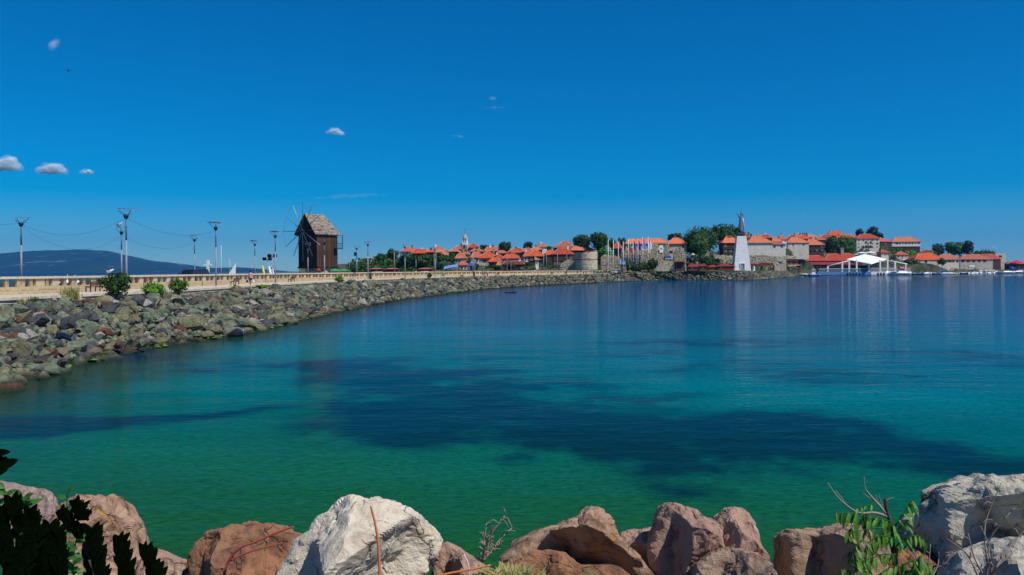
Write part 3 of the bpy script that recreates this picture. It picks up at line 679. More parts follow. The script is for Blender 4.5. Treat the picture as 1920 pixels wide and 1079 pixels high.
def house(xl, xr, ye, yr, yb, D, rf, wk, label, yaw=None, ratio=.8, win=(3,2), upper=None, chim=None, cat='house', name='house', group='red roofed houses of the old town', over=.55, anchor=True, ridge=True, gable=False, wsz=1.0):
    rnd = random.Random(int(xl*31+ye*7)); 
    if yaw is None: yaw = R(rnd.uniform(-16, 16))
    pw = (xr-xl)*D/F; w_ = pw/(math.cos(yaw)+ratio*abs(math.sin(yaw))); d_ = max(w_*ratio, 3)
    c = P((xl+xr)/2, ye, D); ze = c.z; Dc = D+d_*.5; zr = P((xl+xr)/2, yr, Dc).z; zb = P((xl+xr)/2, yb, D).z
    c = Vector((c.x*Dc/D, Dc, zb)); t = thing(name, label, cat, c, yaw, group)
    if anchor: ANCH.append((c.x, c.y, zb))
    he, hr = ze-zb, zr-zb; bw, bd = w_-2*over, d_-2*over
    split = he*.52 if (upper and he > 4.2) else None
    wm_ = WALLM[wk]
    if split:
        MB().box((0,0,(split-2)/2),(bw-.6,bd-.6,split+2)).build('wall', wm_, t)
        MB().box((0,0,(split+he)/2),(bw,bd,he-split)).build('upper_storey', WALLM[upper], t)
    else: MB().box((0,0,(he-2)/2),(bw,bd,he+2)).build('wall', wm_, t)
    # roof
    rl = max(w_-d_*.95, w_*.04) if not gable else w_
    X, Y, q = w_/2, d_/2, rl/2
    rb = MB(); rb.add([(-X,-Y,he),(X,-Y,he),(X,Y,he),(-X,Y,he),(-q,0,hr),(q,0,hr),(-X,-Y,he-.16),(X,-Y,he-.16),(X,Y,he-.16),(-X,Y,he-.16)],
        [(0,1,5,4),(1,2,5),(2,3,4,5),(3,0,4),(0,6,7,1),(1,7,8,2),(2,8,9,3),(3,9,6,0),(6,9,8,7)])
    if rf < 2 and rnd.random() < .3: rf = 3 if rnd.random() < .4 else 2
    ro = rb.build('roof', RO[rf], t)
    if ridge:
        rg = MB(); e = Vector((0,0,.03))
        for a_, b_ in (((-q,0,hr),(q,0,hr)),((-X,-Y,he),(-q,0,hr)),((X,-Y,he),(q,0,hr)),((X,Y,he),(q,0,hr))):
            if (Vector(a_)-Vector(b_)).length > .2: rg.tube([Vector(a_)+e, Vector(b_)+e], .15 if D < 480 else .19, 4)
        rg.build('ridge_tiles', M_ridge, ro)
    for k in range(chim if chim is not None else (1 if rnd.random() < .75 else 0)):
        cx_ = rnd.uniform(-.3,.3)*w_; cy_ = rnd.uniform(-.05,.25)*d_; ch = MB(); ch.box((cx_,cy_,hr*.5+he*.5),(.75,.6,(hr-he)+1.6)); ch.box((cx_,cy_,hr+.95),(.95,.8,.15)); ch.build('chimney', rnd.choice((M_white, M_stone, M_dwood)), ro)
    # windows on the two faces that can be seen
    nw, ns = win
    sideM = []
    for s_ in range(ns):
        zc = he-1.35-s_*2.75
        if zc-.7 < -.2: break
        up = split and zc > split
        ins = 0 if (up or not split) else .3
        for i in range(nw):
            x = -bw/2+bw*(i+.5)/nw+rnd.uniform(-.1,.1); ww = min(1.0*wsz, bw/nw*.62); hh = (1.25 if not up else 1.4)*min(wsz,1.5)
            if rnd.random() < .12: continue
            window(t, Matrix.Translation((x,-bd/2+ins-.02,zc)), ww, hh, rnd.random() < .2 and ww > .8, M_white if wk in 'wbc' or rnd.random() < .3 else None)
        nside = max(1, int(nw*ratio*.7)); sg = -1 if yaw > 0 else 1     # yaw>0 turns the left... visible side
        sg = 1 if (math.sin(yaw) < -c.x/D*.5) else -1
        for i in range(nside):
            y = -bd/2+bd*(i+.5)/nside
            window(t, Matrix.Translation((sg*(bw/2-ins+.02),y,zc)) @ Matrix.Rotation(sg*math.pi/2, 4, 'Z'), min(.9, bd/nside*.5), 1.25)
    return t
H_ = [
 # left cluster, back rows first
 (747,788,472,464,492,425,3,'b','three storey pale blue house at the left end of the town beside the pines',dict(win=(4,3),yaw=R(10),chim=1)),
 (770,806,475,467.5,486,410,0,'t','long low orange roof just left of the dark red gabled roof',dict(ratio=.4)),
 (797,820,473,468.5,484,400,0,'t','small orange roofed house in front of the dark red gabled roof',{}),
 (808,834,469.5,462,482,430,3,'r','house with the dark red peaked roof standing above its neighbours left of the church',dict(yaw=R(20))),
 (807,840,473.5,467,486,405,2,'t','pale orange roofed timber house under the dark red peaked roof',{}),
 (826,842,478,472.5,488,385,0,'t','little bright orange roof between the green trees and the church',{}),
 (839,864,472,466.5,488,400,2,'t','pale roofed dark house directly left of the bell tower foot',{}),
 (858,880,477,473,488,385,1,'g','flat red roofed annex below the bell tower',dict(ratio=.5)),
 (850,871,467.5,460,478,445,3,'s','church nave roof rising left of the bell tower',dict(cat='church',name='church_nave',ratio=1.0,win=(2,1),group=None)),
 (876,898,464.5,457,476,445,1,'s','red roofed church hall right of the bell tower',dict(yaw=R(5),win=(3,1),chim=0)),
 (880,908,472,466,484,425,1,'t','wide red roofed house right of and below the bell tower',{}),
 (903,944,471,463,484,440,0,'t','long orange roof with stepped ridges left of the round topped tree',dict(ratio=.5,chim=2)),
 (913,930,468,463,478,460,3,'t','small brownish roof poking up behind the long orange roof',{}),
 (852,876,484.5,476.5,497,362,2,'b','white walled house with a pale orange roof below the bell tower',dict(win=(3,2),yaw=R(-8),ratio=.6)),
 (857,879,497,490.5,506,350,0,'g','lowest small orange roof above the dark blue awning',dict(win=(2,1))),
 (877,909,483,473,496,385,1,'g','red roofed grey house left of the large bright orange pyramid roof',dict(ratio=.7)),
 (896,934,484,471.5,498,375,0,'g','grey house under the large bright orange pyramid roof',dict(ratio=.95,win=(4,2),yaw=R(-6))),
 (914,943,491,484,503,362,0,'t','low orange roofed house in front of the pyramid roof, dark walls',dict(win=(3,1))),
 (918,950,486.5,478,498,378,1,'t','red roofed house tucked right of the pyramid roof',{}),
 (929,944,498,491.5,505,354,2,'w','small white cottage by the promenade wall',dict(win=(1,1))),
 (930,953,475,470,486,415,3,'t','greyish brown low roof left of the second pyramid roof',{}),
 (950,977,474,466.5,488,410,0,'t','small orange pyramid roofed dark house right of the round topped tree',dict(ratio=.9)),
 (941,976,484.5,476.5,499,372,0,'b','pale fronted house with a row of windows above the glass fronted restaurant',dict(win=(5,2),yaw=R(-5),ratio=.6)),
 (941,985,496,490,507,352,5,'r','dark glass fronted restaurant behind the promenade poles',dict(win=(6,1),ratio=.3,cat='restaurant',name='restaurant')),
 (960,983,470.5,466,481,445,1,'t','low red roof behind the small pyramid roof',dict(ratio=.6)),
 (975,1003,472.5,465,488,425,0,'t','orange roofed house in front of the dark palm like tree',{}),
 (979,1000,481,472,494,385,0,'w','orange peaked house with a white chimney wall facing the sea',dict(win=(2,2),chim=1)),
 (988,1021,480.5,469.5,500,378,0,'t','dark timber house with an orange roof and pale balconies',dict(upper='t',win=(3,2))),
 (1001,1012,487,484.5,505,356,2,'w','narrow white rendered stair block under the orange roof',dict(win=(1,3),ratio=.7)),
 (1004,1028,463.5,457,477,470,3,'p','pale high house with twin dormers right of the palm like tree',dict(chim=2)),
 (994,1019,468.5,463,480,445,2,'t','pale roofed house below the house with twin dormers',{}),
 (1018,1045,478,469.5,500,385,0,'t','orange roofed dark house left of the big seaside hotel',dict(win=(2,2),chim=1)),
 (1036,1081,464.5,452.5,480,440,0,'t','big orange hipped roof crowning the seaside hotel',dict(ratio=.9,chim=1,yaw=R(-12))),
 (1032,1076,477,466,504,372,1,'t','dark timber hotel front left of the round stone tower, red roof',dict(win=(5,2),upper='t',ratio=.7,cat='hotel',name='hotel')),
 (1060,1115,469.5,459,498,395,1,'t','red hotel roof sloping down to the top of the round stone tower',dict(ratio=.7,yaw=R(14),win=(4,2),chim=1)),
 (1147,1169,466,456,484,400,0,'t','small dark house with an orange roof behind the flagpoles',dict(yaw=R(-20),chim=1)),
 # stone school / long orange roof
 (1168,1256,457,448,476,415,4,'a','long low building with a light orange roof behind the five flags',dict(ratio=.35,win=(9,2),yaw=R(2),chim=0)),
 (1247,1289,457,446.5,482,395,4,'a','pale stone house with two dark windows right of the long orange roof',dict(ratio=.8,win=(3,2),yaw=R(-6),chim=1)),
 # behind the statue
 (1348,1385,455.5,442.5,481,415,4,'t','dark timber inn with a tall orange roof half hidden by the monument',dict(upper='t',win=(3,2),ratio=.8,yaw=R(4))),
 (1386,1409,447,438.5,458,470,1,'r','red roofs stacked behind the monument statue, nearest the pedestal',dict(chim=2)),
 (1403,1424,450,442,462,455,1,'t','deep red roof between the monument and the pale walled museum',{}),
 (1395,1445,455.5,443,481,405,2,'p','pale plastered museum with one large dark window right of the monument',dict(ratio=.8,win=(1,1),yaw=R(0),chim=0)),
 (1441,1473,458,455,480,455,3,'p','plain beige block with two small windows beside the museum',dict(ratio=.5,win=(2,1),yaw=R(0),chim=0,ridge=False)),
 (1419,1447,446.5,440,458,490,1,'t','red roof with a dark dormer box on the ridge behind the museum',dict(chim=1)),
 (1440,1466,453.5,445,462,510,1,'w','red roof above white gables behind the beige block',{}),
 (1455,1475,449,441,460,540,0,'w','orange red roof with a white chimney further behind the beige block',dict(chim=1)),
 (1468,1513,455.5,445,481,560,2,'g','grey stone house with a pale orange roof and a tall narrow doorway',dict(ratio=.8,win=(2,1),yaw=R(3),chim=0)),
 (1502,1544,459.5,449,482,610,2,'r','brown two storey house with balcony and pale orange roof left of the big green tree',dict(upper='t',win=(4,2),yaw=R(-6))),
 (1472,1499,448,440.5,458,610,1,'t','red roof behind the grey stone house',dict(chim=1)),
 (1493,1519,448.5,440,458,630,0,'t','orange roof with a small tree behind it',dict(chim=1)),
 (1515,1545,450,444,460,620,1,'t','flat red roof rising behind the brown two storey house',dict(chim=1)),
 (1528,1568,448,440.5,458,650,1,'t','wide red roof left of the highest roof',dict(chim=1)),
 (1547,1583,442,433.5,456,675,0,'t','highest roof of the town with chimney pots on its ridge',dict(chim=3,ratio=.7)),
 (1560,1600,449,441,460,645,0,'t','orange roof just below the highest roof',dict(ratio=.6)),
 (1580,1609,446.5,439,458,670,3,'r','low weathered roof with a railed terrace right of the highest roof',dict(chim=0)),
 (1600,1646,447.5,439.5,474,640,1,'p','tall white and grey guesthouse with stacked balconies above the pavilion',dict(win=(5,3),ratio=.6,yaw=R(-4))),
 (1636,1670,453.5,447.5,466,655,1,'t','dark house with a red roof right of the stacked balconies',dict(chim=2,win=(3,1))),
 (1667,1723,453.5,445,472,670,2,'t','white upper storey house with long window rows at the right end of the hill',dict(upper='w',win=(9,1),ratio=.5,yaw=R(-8),chim=1)),
 (1410,1430,446,439.5,456,520,0,'w','tiny orange roof squeezed behind the museum roof ridge',dict(chim=1)),
 (1484,1504,444,438.5,454,680,3,'t','weathered roof furthest back left of the highest roof',dict(chim=1)),
 (1508,1530,445,439,455,690,2,'p','pale orange roof on the skyline between the two tallest roof groups',dict(chim=1)),
 (1590,1606,452,446.5,462,600+48,1,'p','narrow plastered house wedged against the guesthouse',dict(win=(2,2))),
 (1560,1580,466,460.5,476,640,2,'c','cream house half sunk in the big green trees',dict(win=(2,1))),
 (1644,1666,474,468.5,486,618,1,'c','cream cottage with a red roof on the slope behind the pavilion',dict(win=(3,1))),
 (1676,1700,478,472.5,488,640,0,'p','orange roofed cottage on the green slope right of the pavilion',dict(win=(3,1))),
 (1724,1752,474,469,486,700,1,'c','low cream house behind the broad boathouse roof',dict(win=(4,1),ratio=.5)),
 # waterfront (right)
 (1470,1550,489.5,480,508,592,1,'r','long red roofed waterfront tavern left of the large stone chimney',dict(ratio=.35,win=(8,2),yaw=R(-3),chim=1)),
 (1536,1612,489,475.5,508,605,1,'r','hipped red roofed waterfront restaurant with a large stone chimney',dict(ratio=.5,win=(8,2),yaw=R(0),chim=0)),
 (1652,1692,488,479.5,504,675,1,'r','red roof peeking out right of the white pavilion canopy',dict(ratio=.6)),
 (1686,1712,487.5,481,504,695,1,'t','low pale red roof behind the dark shrub right of the pavilion',dict(ratio=.6)),
 (1704,1765,487.5,474.8,508,625,0,'g','broad orange roofed boathouse with grey shutters right of the pavilion',dict(ratio=.6,win=(7,1),yaw=R(3),chim=1,wsz=2.2)),
 (1750,1797,487,477.5,508,645,1,'g','grey fronted harbour shop with a red roof between two larger roofs',dict(ratio=.5,win=(5,1),chim=1,wsz=2.2)),
 (1792,1856,486.5,477.5,508,666,1,'g','white harbour building with a dark sign line under its red roof',dict(ratio=.6,win=(6,1),yaw=R(-9),chim=1,wsz=2.2)),
 (1830,1874,486.5,477,506,688,1,'t','red roofed dark shed running to the grey concrete block',dict(ratio=.5,win=(4,1))),
]
for h in H_: house(*h[:9], **h[9])
rr_ = random.Random(8)
# ------------------------------------------------------------------ filler facts: bell tower
D = 430; b = P(872, 474, D); ANCH.append((b.x, b.y, b.z)); t = thing('bell_tower', 'stone and white bell tower with a small dome and cross rising above the town', 'bell tower', b, R(-12))
k = D/F; zz = lambda y: P(872, y, D).z-b.z
MB().box((0,0,zz(460)/2-1),(10*k,10*k,zz(460)+2)).build('stone_base', M_stone, t)
MB().box((0,0,(zz(460)+zz(454))/2),(9*k,9*k,zz(454)-zz(460))).build('white_storey', M_white, t)
bel = MB(); z0, z1 = zz(454), zz(448.3)
for sx in (-1, 0, 1):
    for sy in (-1, 0, 1):
        if sx or sy: bel.box((sx*3.7*k, sy*3.7*k, (z0+z1)/2), (1.4*k,1.4*k,z1-z0))
bel.box((0,0,z1+.1),(9.6*k,9.6*k,.25)); bel.build('belfry', M_white, t)
MB().lathe([(.3,z0+.4),(.55,z0+.5),(.4,z0+1.1),(.1,z0+1.3)], 8).build('bell', M_bronze, t)
MB().lathe([(5.6*k,z1+.23),(5.2*k,z1+.6),(4.2*k,z1+1.3),(2.6*k,z1+1.9),(1.2*k,z1+2.3),(.9*k,z1+3.0),(.2*k,z1+3.6)], 8, smooth=False).build('dome', mat('dome_tin', (.38,.33,.22), (.30,.28,.18), .6, 2), t)
cr = MB().tube([(0,0,z1+3.5),(0,0,z1+6)], .09, 5).tube([(-.7,0,z1+5.2),(.7,0,z1+5.2)], .08, 5).build('cross', M_bmetal, t)
MB().box((0,-5*k,zz(463)),(1.0,.1,1.8)).build('window', M_rwood, t); MB().box((2.2,-5*k,zz(469)),(.9,.1,1.4)).build('window', M_glass, t)

# round defensive tower with courses of pale stone
D = 340; c0, e0 = P(1099.5, 506, D), P(1099.5, 469, D); ANCH.append((c0.x, c0.y, c0.z)); t = thing('round_tower', 'ruined round tower of pale stone courses with a broken sloping top', 'tower', c0)
Rr = 20.2*D/F; Hh = e0.z-c0.z; rnd = random.Random(4); NC = 17; cnt = 0
def rim(a): return Hh*(.80+.20*smooth(-1.0, .9, math.sin(a-4.71+1.57)) ) if True else Hh
core = MB(); nseg = 32; vs_ = []
for i in range(nseg):
    a = 2*math.pi*i/nseg; h_ = Hh*(.90+.10*math.cos(a)); vs_ += [(Rr*.965*math.cos(a),Rr*.965*math.sin(a),-2),(Rr*.965*math.cos(a),Rr*.965*math.sin(a),h_-.25),(Rr*.70*math.cos(a),Rr*.70*math.sin(a),h_-.3),(Rr*.70*math.cos(a),Rr*.70*math.sin(a),.5)]
core.add(vs_, [(4*i+j, 4*((i+1) % nseg)+j, 4*((i+1) % nseg)+j+1, 4*i+j+1) for i in range(nseg) for j in range(3)])
core.build('core', M_stone, t)
stm = {}
for r_ in range(NC):
    z = Hh*(r_+.5)/NC; nb = 30
    for i in range(nb):
        a = 2*math.pi*(i+.5*(r_ % 2))/nb
        if math.sin(a) > .45: continue
        if z > Hh*(.90+.10*math.cos(a))+rnd.uniform(-.2,.2): continue
        key = rnd.choice((0,0,0,1,1,2)) if r_ not in (8,15) else 3
        if key not in stm: stm[key] = MB().box((0,0,0),(.42,2*math.pi*Rr/nb*.96,Hh/NC*.88)).mesh('ashlar_block', (M_paleston, M_cream, M_stone, M_brickred)[key])
        if cnt < 290: o = link('ashlar_block', stm[key], t, (math.cos(a)*Rr*.98, math.sin(a)*Rr*.98, z)); o.rotation_euler = (0,0,a); cnt += 1

# ruin walls made of irregular masonry
def ruin(px0, px1, ytop, yb, D, label, m=None, thick=1.2, holes=(), jag=.18, bands=False, name='ruined_wall', dD=0, seed=1, anchor=True):
    """ytop: list of (px, y) silhouettes; holes: (px0, px1, y0, y1)"""
    rnd = random.Random(seed); a, b = P(px0, yb, D), P(px1, yb, D+dD); t = thing(name, label, 'ruin', a, math.atan2(b.y-a.y, b.x-a.x), 'ruined walls of the old gate')
    if anchor: ANCH.append((a.x, a.y, a.z)); ANCH.append((b.x, b.y, b.z))
    Lw = (b-a).length; mb = MB(); bs = max(.45, D/F*2.1); n = int(Lw/bs)+1; top_y = min(y for _, y in ytop); Ht = P(px0, top_y, D).z-a.z; rows = int(Ht/(bs*.62))+1; bw = Lw/n; bh = Ht/rows
    mm = m or M_stone; mats_ = [mm, M_paleston if mm is M_stone else M_stone, M_brickred]
    for r_ in range(rows):
        for i in range(n):
            f = (i+.5+.4*(r_ % 2))/n; px = px0+(px1-px0)*f; z = bh*(r_+.5); Dd = D+dD*f; yy = horizon(px)-(z+a.z-EYE)*F/Dd
            if yy < interp(px, ytop)+rnd.uniform(-.5,.7): continue
            if any(h[0] < px < h[1] and h[2] < yy < h[3] for h in holes): continue
            mi = 2 if (bands and r_ % 5 == 3) else (1 if rnd.random() < .25 else 0)
            mb.box((Lw*f, rnd.uniform(-.08,.08), z), (bw*rnd.uniform(.9,.99), thick*rnd.uniform(.9,1.05), bh*rnd.uniform(.88,.98)), 0, mi)
    mb.build('masonry', mats_, t)
    return t
ruin(1126,1182,[(1126,484),(1134,476),(1150,480),(1172,483),(1182,482)],510,345,'low grey ruin wall behind the left flagpoles with a shaded recess',m=M_stone,holes=[(1158,1166,486,500)],seed=2)
ruin(1164,1200,[(1164,478),(1172,468),(1184,466),(1200,470)],510,338,'brick banded gate ruin behind the tricolour flag',bands=True,seed=3,thick=2)
ruin(1186,1230,[(1186,478),(1198,474),(1208,470),(1220,476),(1230,478)],508,352,'rubble wall behind the blue flags with a low dark arch',holes=[(1202,1211,489,500)],seed=4)
ruin(1222,1254,[(1222,458),(1227,455),(1250,455),(1254,459)],508,372,'tall tower like ruin holding the hanging white banner',m=M_stone,holes=[(1233,1247,458,474)],seed=5,thick=1.5)
ruin(1226,1246,[(1226,480),(1232,474),(1238,480),(1246,484)],508,350,'pinkish rubble stump with a narrow arch in front of the tower ruin',holes=[(1229,1233,484,492)],seed=6)
ruin(1263,1285,[(1263,478),(1268,467),(1276,464),(1282,470),(1285,480)],508,366,'round topped rubble pillar in front of the pale stone house',seed=7,thick=2.4)
ruin(1228,1282,[(1228,490),(1250,491),(1282,492)],509,343,'low terrace wall of pale blocks behind the lawn',m=M_paleston,seed=8)
ruin(1303,1329,[(1303,478),(1309,468),(1322,466),(1329,474)],500,385,'broken apse ruin with a curved top between the trees',seed=9,thick=3,holes=[(1308,1314,474,482)])
ruin(1338,1376,[(1338,478),(1376,480)],497,380,'long low rubble terrace below the dark timber inn',m=M_paleston,seed=10)
ruin(1402,1456,[(1402,480),(1430,479),(1456,482)],497,384,'rubble terrace wall under the museum, with a pale top',seed=11)
ruin(1451,1473,[(1451,481),(1473,481)],508,452,'plain sandy retaining wall below the beige block',m=M_cop,seed=12)
ruin(1466,1492,[(1466,479),(1492,480)],500,530,'sandy wall continuing towards the tavern roof',m=M_cop,seed=13)
# rusty mound of rocks right of hotel
ruin(1050,1081,[(1050,497),(1060,489),(1068,487),(1081,492)],508,346,'heap of beige rubble in front of the hotel beside the round tower',m=M_paleston,seed=14,thick=3)

# ------------------------------------------------------------------ trees
for a in [
 (1076,1110,441,474,400,0,'dark round tree left of the tallest tree behind the round tower',dict(dens=1.2)),
 (1106,1143,434,478,395,0,'tallest dark tree behind the round stone tower',dict(dens=1.2,lobes=9)),
 (1139,1157,446,472,410,0,'small dark tree right of the tallest tree behind the tower',{}),
 (1158,1176,446,464,440,0,'low dark tree rising behind the left end of the long orange roof',{}),
 (1120,1149,463,494,372,2,'light green leafy tree in front of the tall dark trees, left of the flagpoles',{}),
 (1112,1132,470,500,380,0,'dark undergrowth tree between the round tower and the ruins',{}),
 (933,961,454,480,430,0,'round topped dark tree among the roofs right of the church',dict(dens=1.1)),
 (898,920,459,472,470,0,'flat dark tree showing behind the roofs right of the bell tower',{}),
 (979,999,453.5,472,440,3,'spiky dark palm like tree among the roofs',dict(lobes=5)),
 (1024,1039,461,478,420,1,'small green tree left of the big orange hipped roof',{}),
 (1074,1081,444,462,450,3,'thin dark cypress beside the big orange roof',{}),
 (1249,1280,437,456,460,0,'low dark tree behind the pale stone house',{}),
 (1274,1350,423,492,400,0,'huge dark rounded tree mass between the stone house and the inn',dict(dens=1.3,lobes=14)),
 (1290,1330,438,490,385,1,'mid green tree in the lower part of the huge tree mass',{}),
 (1334,1384,419,470,425,0,'tall spreading tree behind the orange roofed inn',dict(dens=1.1,lobes=9)),
 (1374,1395,424,450,440,0,'tree crown showing just behind the statue',{}),
 (1305,1354,479,507,366,0,'low umbrella shaped dark tree behind the waterfront stalls',dict(lobes=9,lf=1.7)),
 (1540,1576,443,482,628,1,'big green tree left of its twin above the red waterfront roof',dict(lobes=9,lf=2.2)),
 (1560,1608,441,482,632,1,'big green tree nearest to the stacked balconies',dict(lobes=10,lf=2.2)),
 (1603,1621,429,448,740,3,'twin pointed conifers behind the guesthouse roof',dict(lobes=5)),
 (1622,1650,425.5,450,740,3,'tallest dark conifer on the skyline at right',dict(lobes=6)),
 (1643,1658,437,452,735,3,'short dark conifer right of the tallest conifer',dict(lobes=5)),
 (1496,1510,437,449,720,1,'small green tree top behind the orange roofs',{}),
 (1745,1773,456,482,725,3,'dark pointed tree at the left of the harbour tree group',dict(lobes=5)),
 (1770,1800,453,482,725,1,'yellowish green tree in the middle of the harbour tree group',{}),
 (1786,1812,453,482,735,0,'dark green tree just right of the yellowish harbour tree',{}),
 (1804,1826,451,482,725,3,'tall dark tree at the right of the harbour tree group',dict(lobes=5)),
 (1824,1866,468,486,720,0,'low flat tree before the grey concrete block',{}),
 (1636,1672,461,484,650,1,'leafy bank under the dark house right of the balconies',{}),
 (1662,1700,463,488,660,1,'leafy slope under the white upper storey house, left part',{}),
 (1690,1722,468,490,670,2,'brighter green slope under the right end of the white upper storey house',{}),
 (1692,1726,486,507,600,0,'dark rounded shrub right of the pavilion canopy',{}),
 (1760,1773,484,500,622,1,'small round tree in front of the grey fronted harbour shop',{}),
 (1722,1760,470,486,690,1,'thin line of green treetops behind the boathouse roof',{})]:
    tree('tree' if a[5] != 3 else 'conifer', *a[:7], **a[7])
# hillside with pines at the left end
for a in [(722,748,467,500,372,0,'dark pine at the top of the hillside left of the blue house',{}),(700,730,476,502,366,0,'dark rounded tree stepping down the hillside',{}),
 (684,708,485,504,362,0,'dark low tree near the hilltop ruin',{}),(716,744,486,508,352,1,'bright green bushy tree in front of the hillside pines',{}),(742,782,474,510,352,0,'dense dark tree below the blue house',{}),
 (776,812,476,512,350,0,'dense dark tree right of the blue house',{}),(806,838,474,512,352,0,'dark spreading tree left of the silver shrub',dict(lobes=9)),(826,848,480,510,356,0,'dark tree behind the silver green shrub',{}),
 (826,846,489,509,342,5,'silver green round shrub beside the striped awning',{}),(838,856,474,496,372,0,'dark tree below the pale roofed dark house',{}),(660,690,494,510,350,0,'low dark scrub on the lower left of the hillside',{}),
 (880,900,494,508,346,0,'dark shrub behind the pair of poles',{}),(922,942,496,509,343,0,'dark hedge like shrub beside the white cottage',{}),(948,968,492,508,345,0,'dark shrub in front of the glass fronted restaurant',{}),(994,1006,499,509,340,2,'bright small shrub by the parked cars',{})]:
    tree('tree', *a[:7], group='trees on the hillside', **a[7])
# hedge below the flags
hd_ = P(1204, 501, 332); t = thing('hedge', 'dark clipped hedge under the five flags', 'hedge', (hd_.x, hd_.y, P(1204,510,332).z)); mb = MB(); rnd = random.Random(6); ls = []
for i in range(12): ls.append(((-25+50*i/11)*332/F, 0, 2.0+rnd.uniform(-.3,.5)+(1.0 if i > 8 else 0), 1.1, 1.1, 1.5))
for i, l in enumerate(ls): lump(mb, l[:3], l[3:], 0, .9, i)
leafmass(mb, ls, 1500, .42, rnd); mb.build('foliage', M_leaf[0], t)

# ------------------------------------------------------------------ town ground
for px, D, z in [(560,345,-2.5),(600,345,-1.5),(640,347,2.5),(655,352,4.2),(672,358,6.6),(692,362,7.2),(720,366,7.6),(745,366,6.4),(680,340,3.3),(760,340,3.3),(850,336,3.3),(940,334,3.3),(1020,332,3.3),(1100,326,3.3),(1160,330,3.4),(1200,352,3.6),(1230,350,3.7),(1277,352,3.8),
                 (1323,346,3.85),(1393,350,3.9),(1430,430,3.8),(1460,480,3.6),(1490,560,2.2),(1552,575,1.3),(1610,575,1.3),(1671,580,1.3),(1795,620,1.3),(1917,700,1.3),(2050,770,1.3),
                 (1540,600,3),(1640,620,4),(1750,640,2),(1850,660,2),(660,480,-3),(900,700,8),(1200,700,10),(1500,800,10),(1800,900,2),(620,600,-4),(2050,950,1)]:
    x = (px-CX)/F*D; ANCH.append((x, D, z))
AN = np.array(ANCH)
def ground(x, y):
    d2 = (AN[:,0]-x)**2+(AN[:,1]-y)**2+6.0; w_ = 1/d2**1.6; return float((w_*AN[:,2]).sum()/w_.sum())
D0T = [(560,347),(640,345),(700,338),(760,335),(1000,331),(1110,324),(1160,330),(1202,351),(1240,354),(1277,352),(1323,344),(1393,348),(1405,356),(1412,377),(1434,423),(1463,473),(1469,517),(1500,560),(1552,577),(1671,570),(1795,618),(1917,698),(2100,780)]
mb = MB(); vs_ = []; cols = list(np.arange(560, 2101, 6)); ss = [0,0,3,6,10,15,20,26,32,40,50,60,72,86,100,120,145,175,210,260,330,330]
for px in cols:
    D0 = interp(px, D0T)+1.0
    for j, s_ in enumerate(ss):
        D = D0+s_; x = (px-CX)/F*D; z = ground(x, D)-.12
        if j == 0 or j == len(ss)-1: z = -1.5
        else: z += .25*fbm(x*.12, D*.12, 7)*min(1, s_/12)
        vs_.append((x, D, z))
k = len(ss); mb.add(vs_, [(i*k+j, (i+1)*k+j, (i+1)*k+j+1, i*k+j+1) for i in range(len(cols)-1) for j in range(k-1)], smooth=False)
M_town = mat('town_ground', (.05,.055,.025), (.13,.11,.07), .95, .10, c3=(.025,.045,.012), s3=.25, t3=(.45,.55), bump=.3, bscale=1)
tg = tag(mb.build('town_ground', M_town), kind='structure')
# scrub growing between the houses
mb = MB(); rnd = random.Random(17)
for k in range(900):
    px = rnd.uniform(655, 1880); D = interp(px, D0T)+rnd.uniform(14, 150); x = (px-CX)/F*D; g_ = ground(x, D)
    if k % 3 == 0: px2 = rnd.uniform(655, 800); D = interp(px2, D0T)+rnd.uniform(4, 40); x = (px2-CX)/F*D; g_ = ground(x, D)
    h_ = rnd.uniform(.8, 2.6); leafmass(mb, [(x, D, g_+h_*.3, h_*1.1, h_*1.1, h_*.8)], 26, .55, rnd, rnd.choice((0,0,1)))
tag(mb.build('undergrowth', [M_leaf[0], M_leaf[1]]), kind='stuff')
# lawn strip and quay stones in front of the town
mb = MB(); vs_ = []
for i, px in enumerate(np.arange(1196, 1470, 4)):
    D0 = interp(px, D0T); 
    for dd in (1.5, 9): x = (px-CX)/F*(D0+dd); vs_.append((x, D0+dd, ground(x, D0+dd)+.10))
n = len(vs_)//2; mb.add(vs_, [(2*i, 2*i+2, 2*i+3, 2*i+1) for i in range(n-1)]); tag(mb.build('lawn', M_grassg), kind='structure')
# loose rubble along the harbour quay (1500 px onwards)
mb = MB(); rnd = random.Random(12)
for k in range(900):
    px = rnd.uniform(1490, 1560) if k < 250 else rnd.uniform(1700, 1925); D = interp(px, D0T)-rnd.uniform(-1.5, 3); sz = rnd.uniform(.4,1.1)
    vv, ff = HUL[rnd.randrange(16)]; M = Matrix.Translation(((px-CX)/F*D, D, rnd.uniform(0,.9))) @ Matrix.Rotation(rnd.random()*6, 4, 'Z'); mb.add([tuple(v*sz) for v in vv], ff, rnd.choices(range(6), RKW)[0], False, M)
tag(mb.build('quay_stones', RK), kind='stuff')
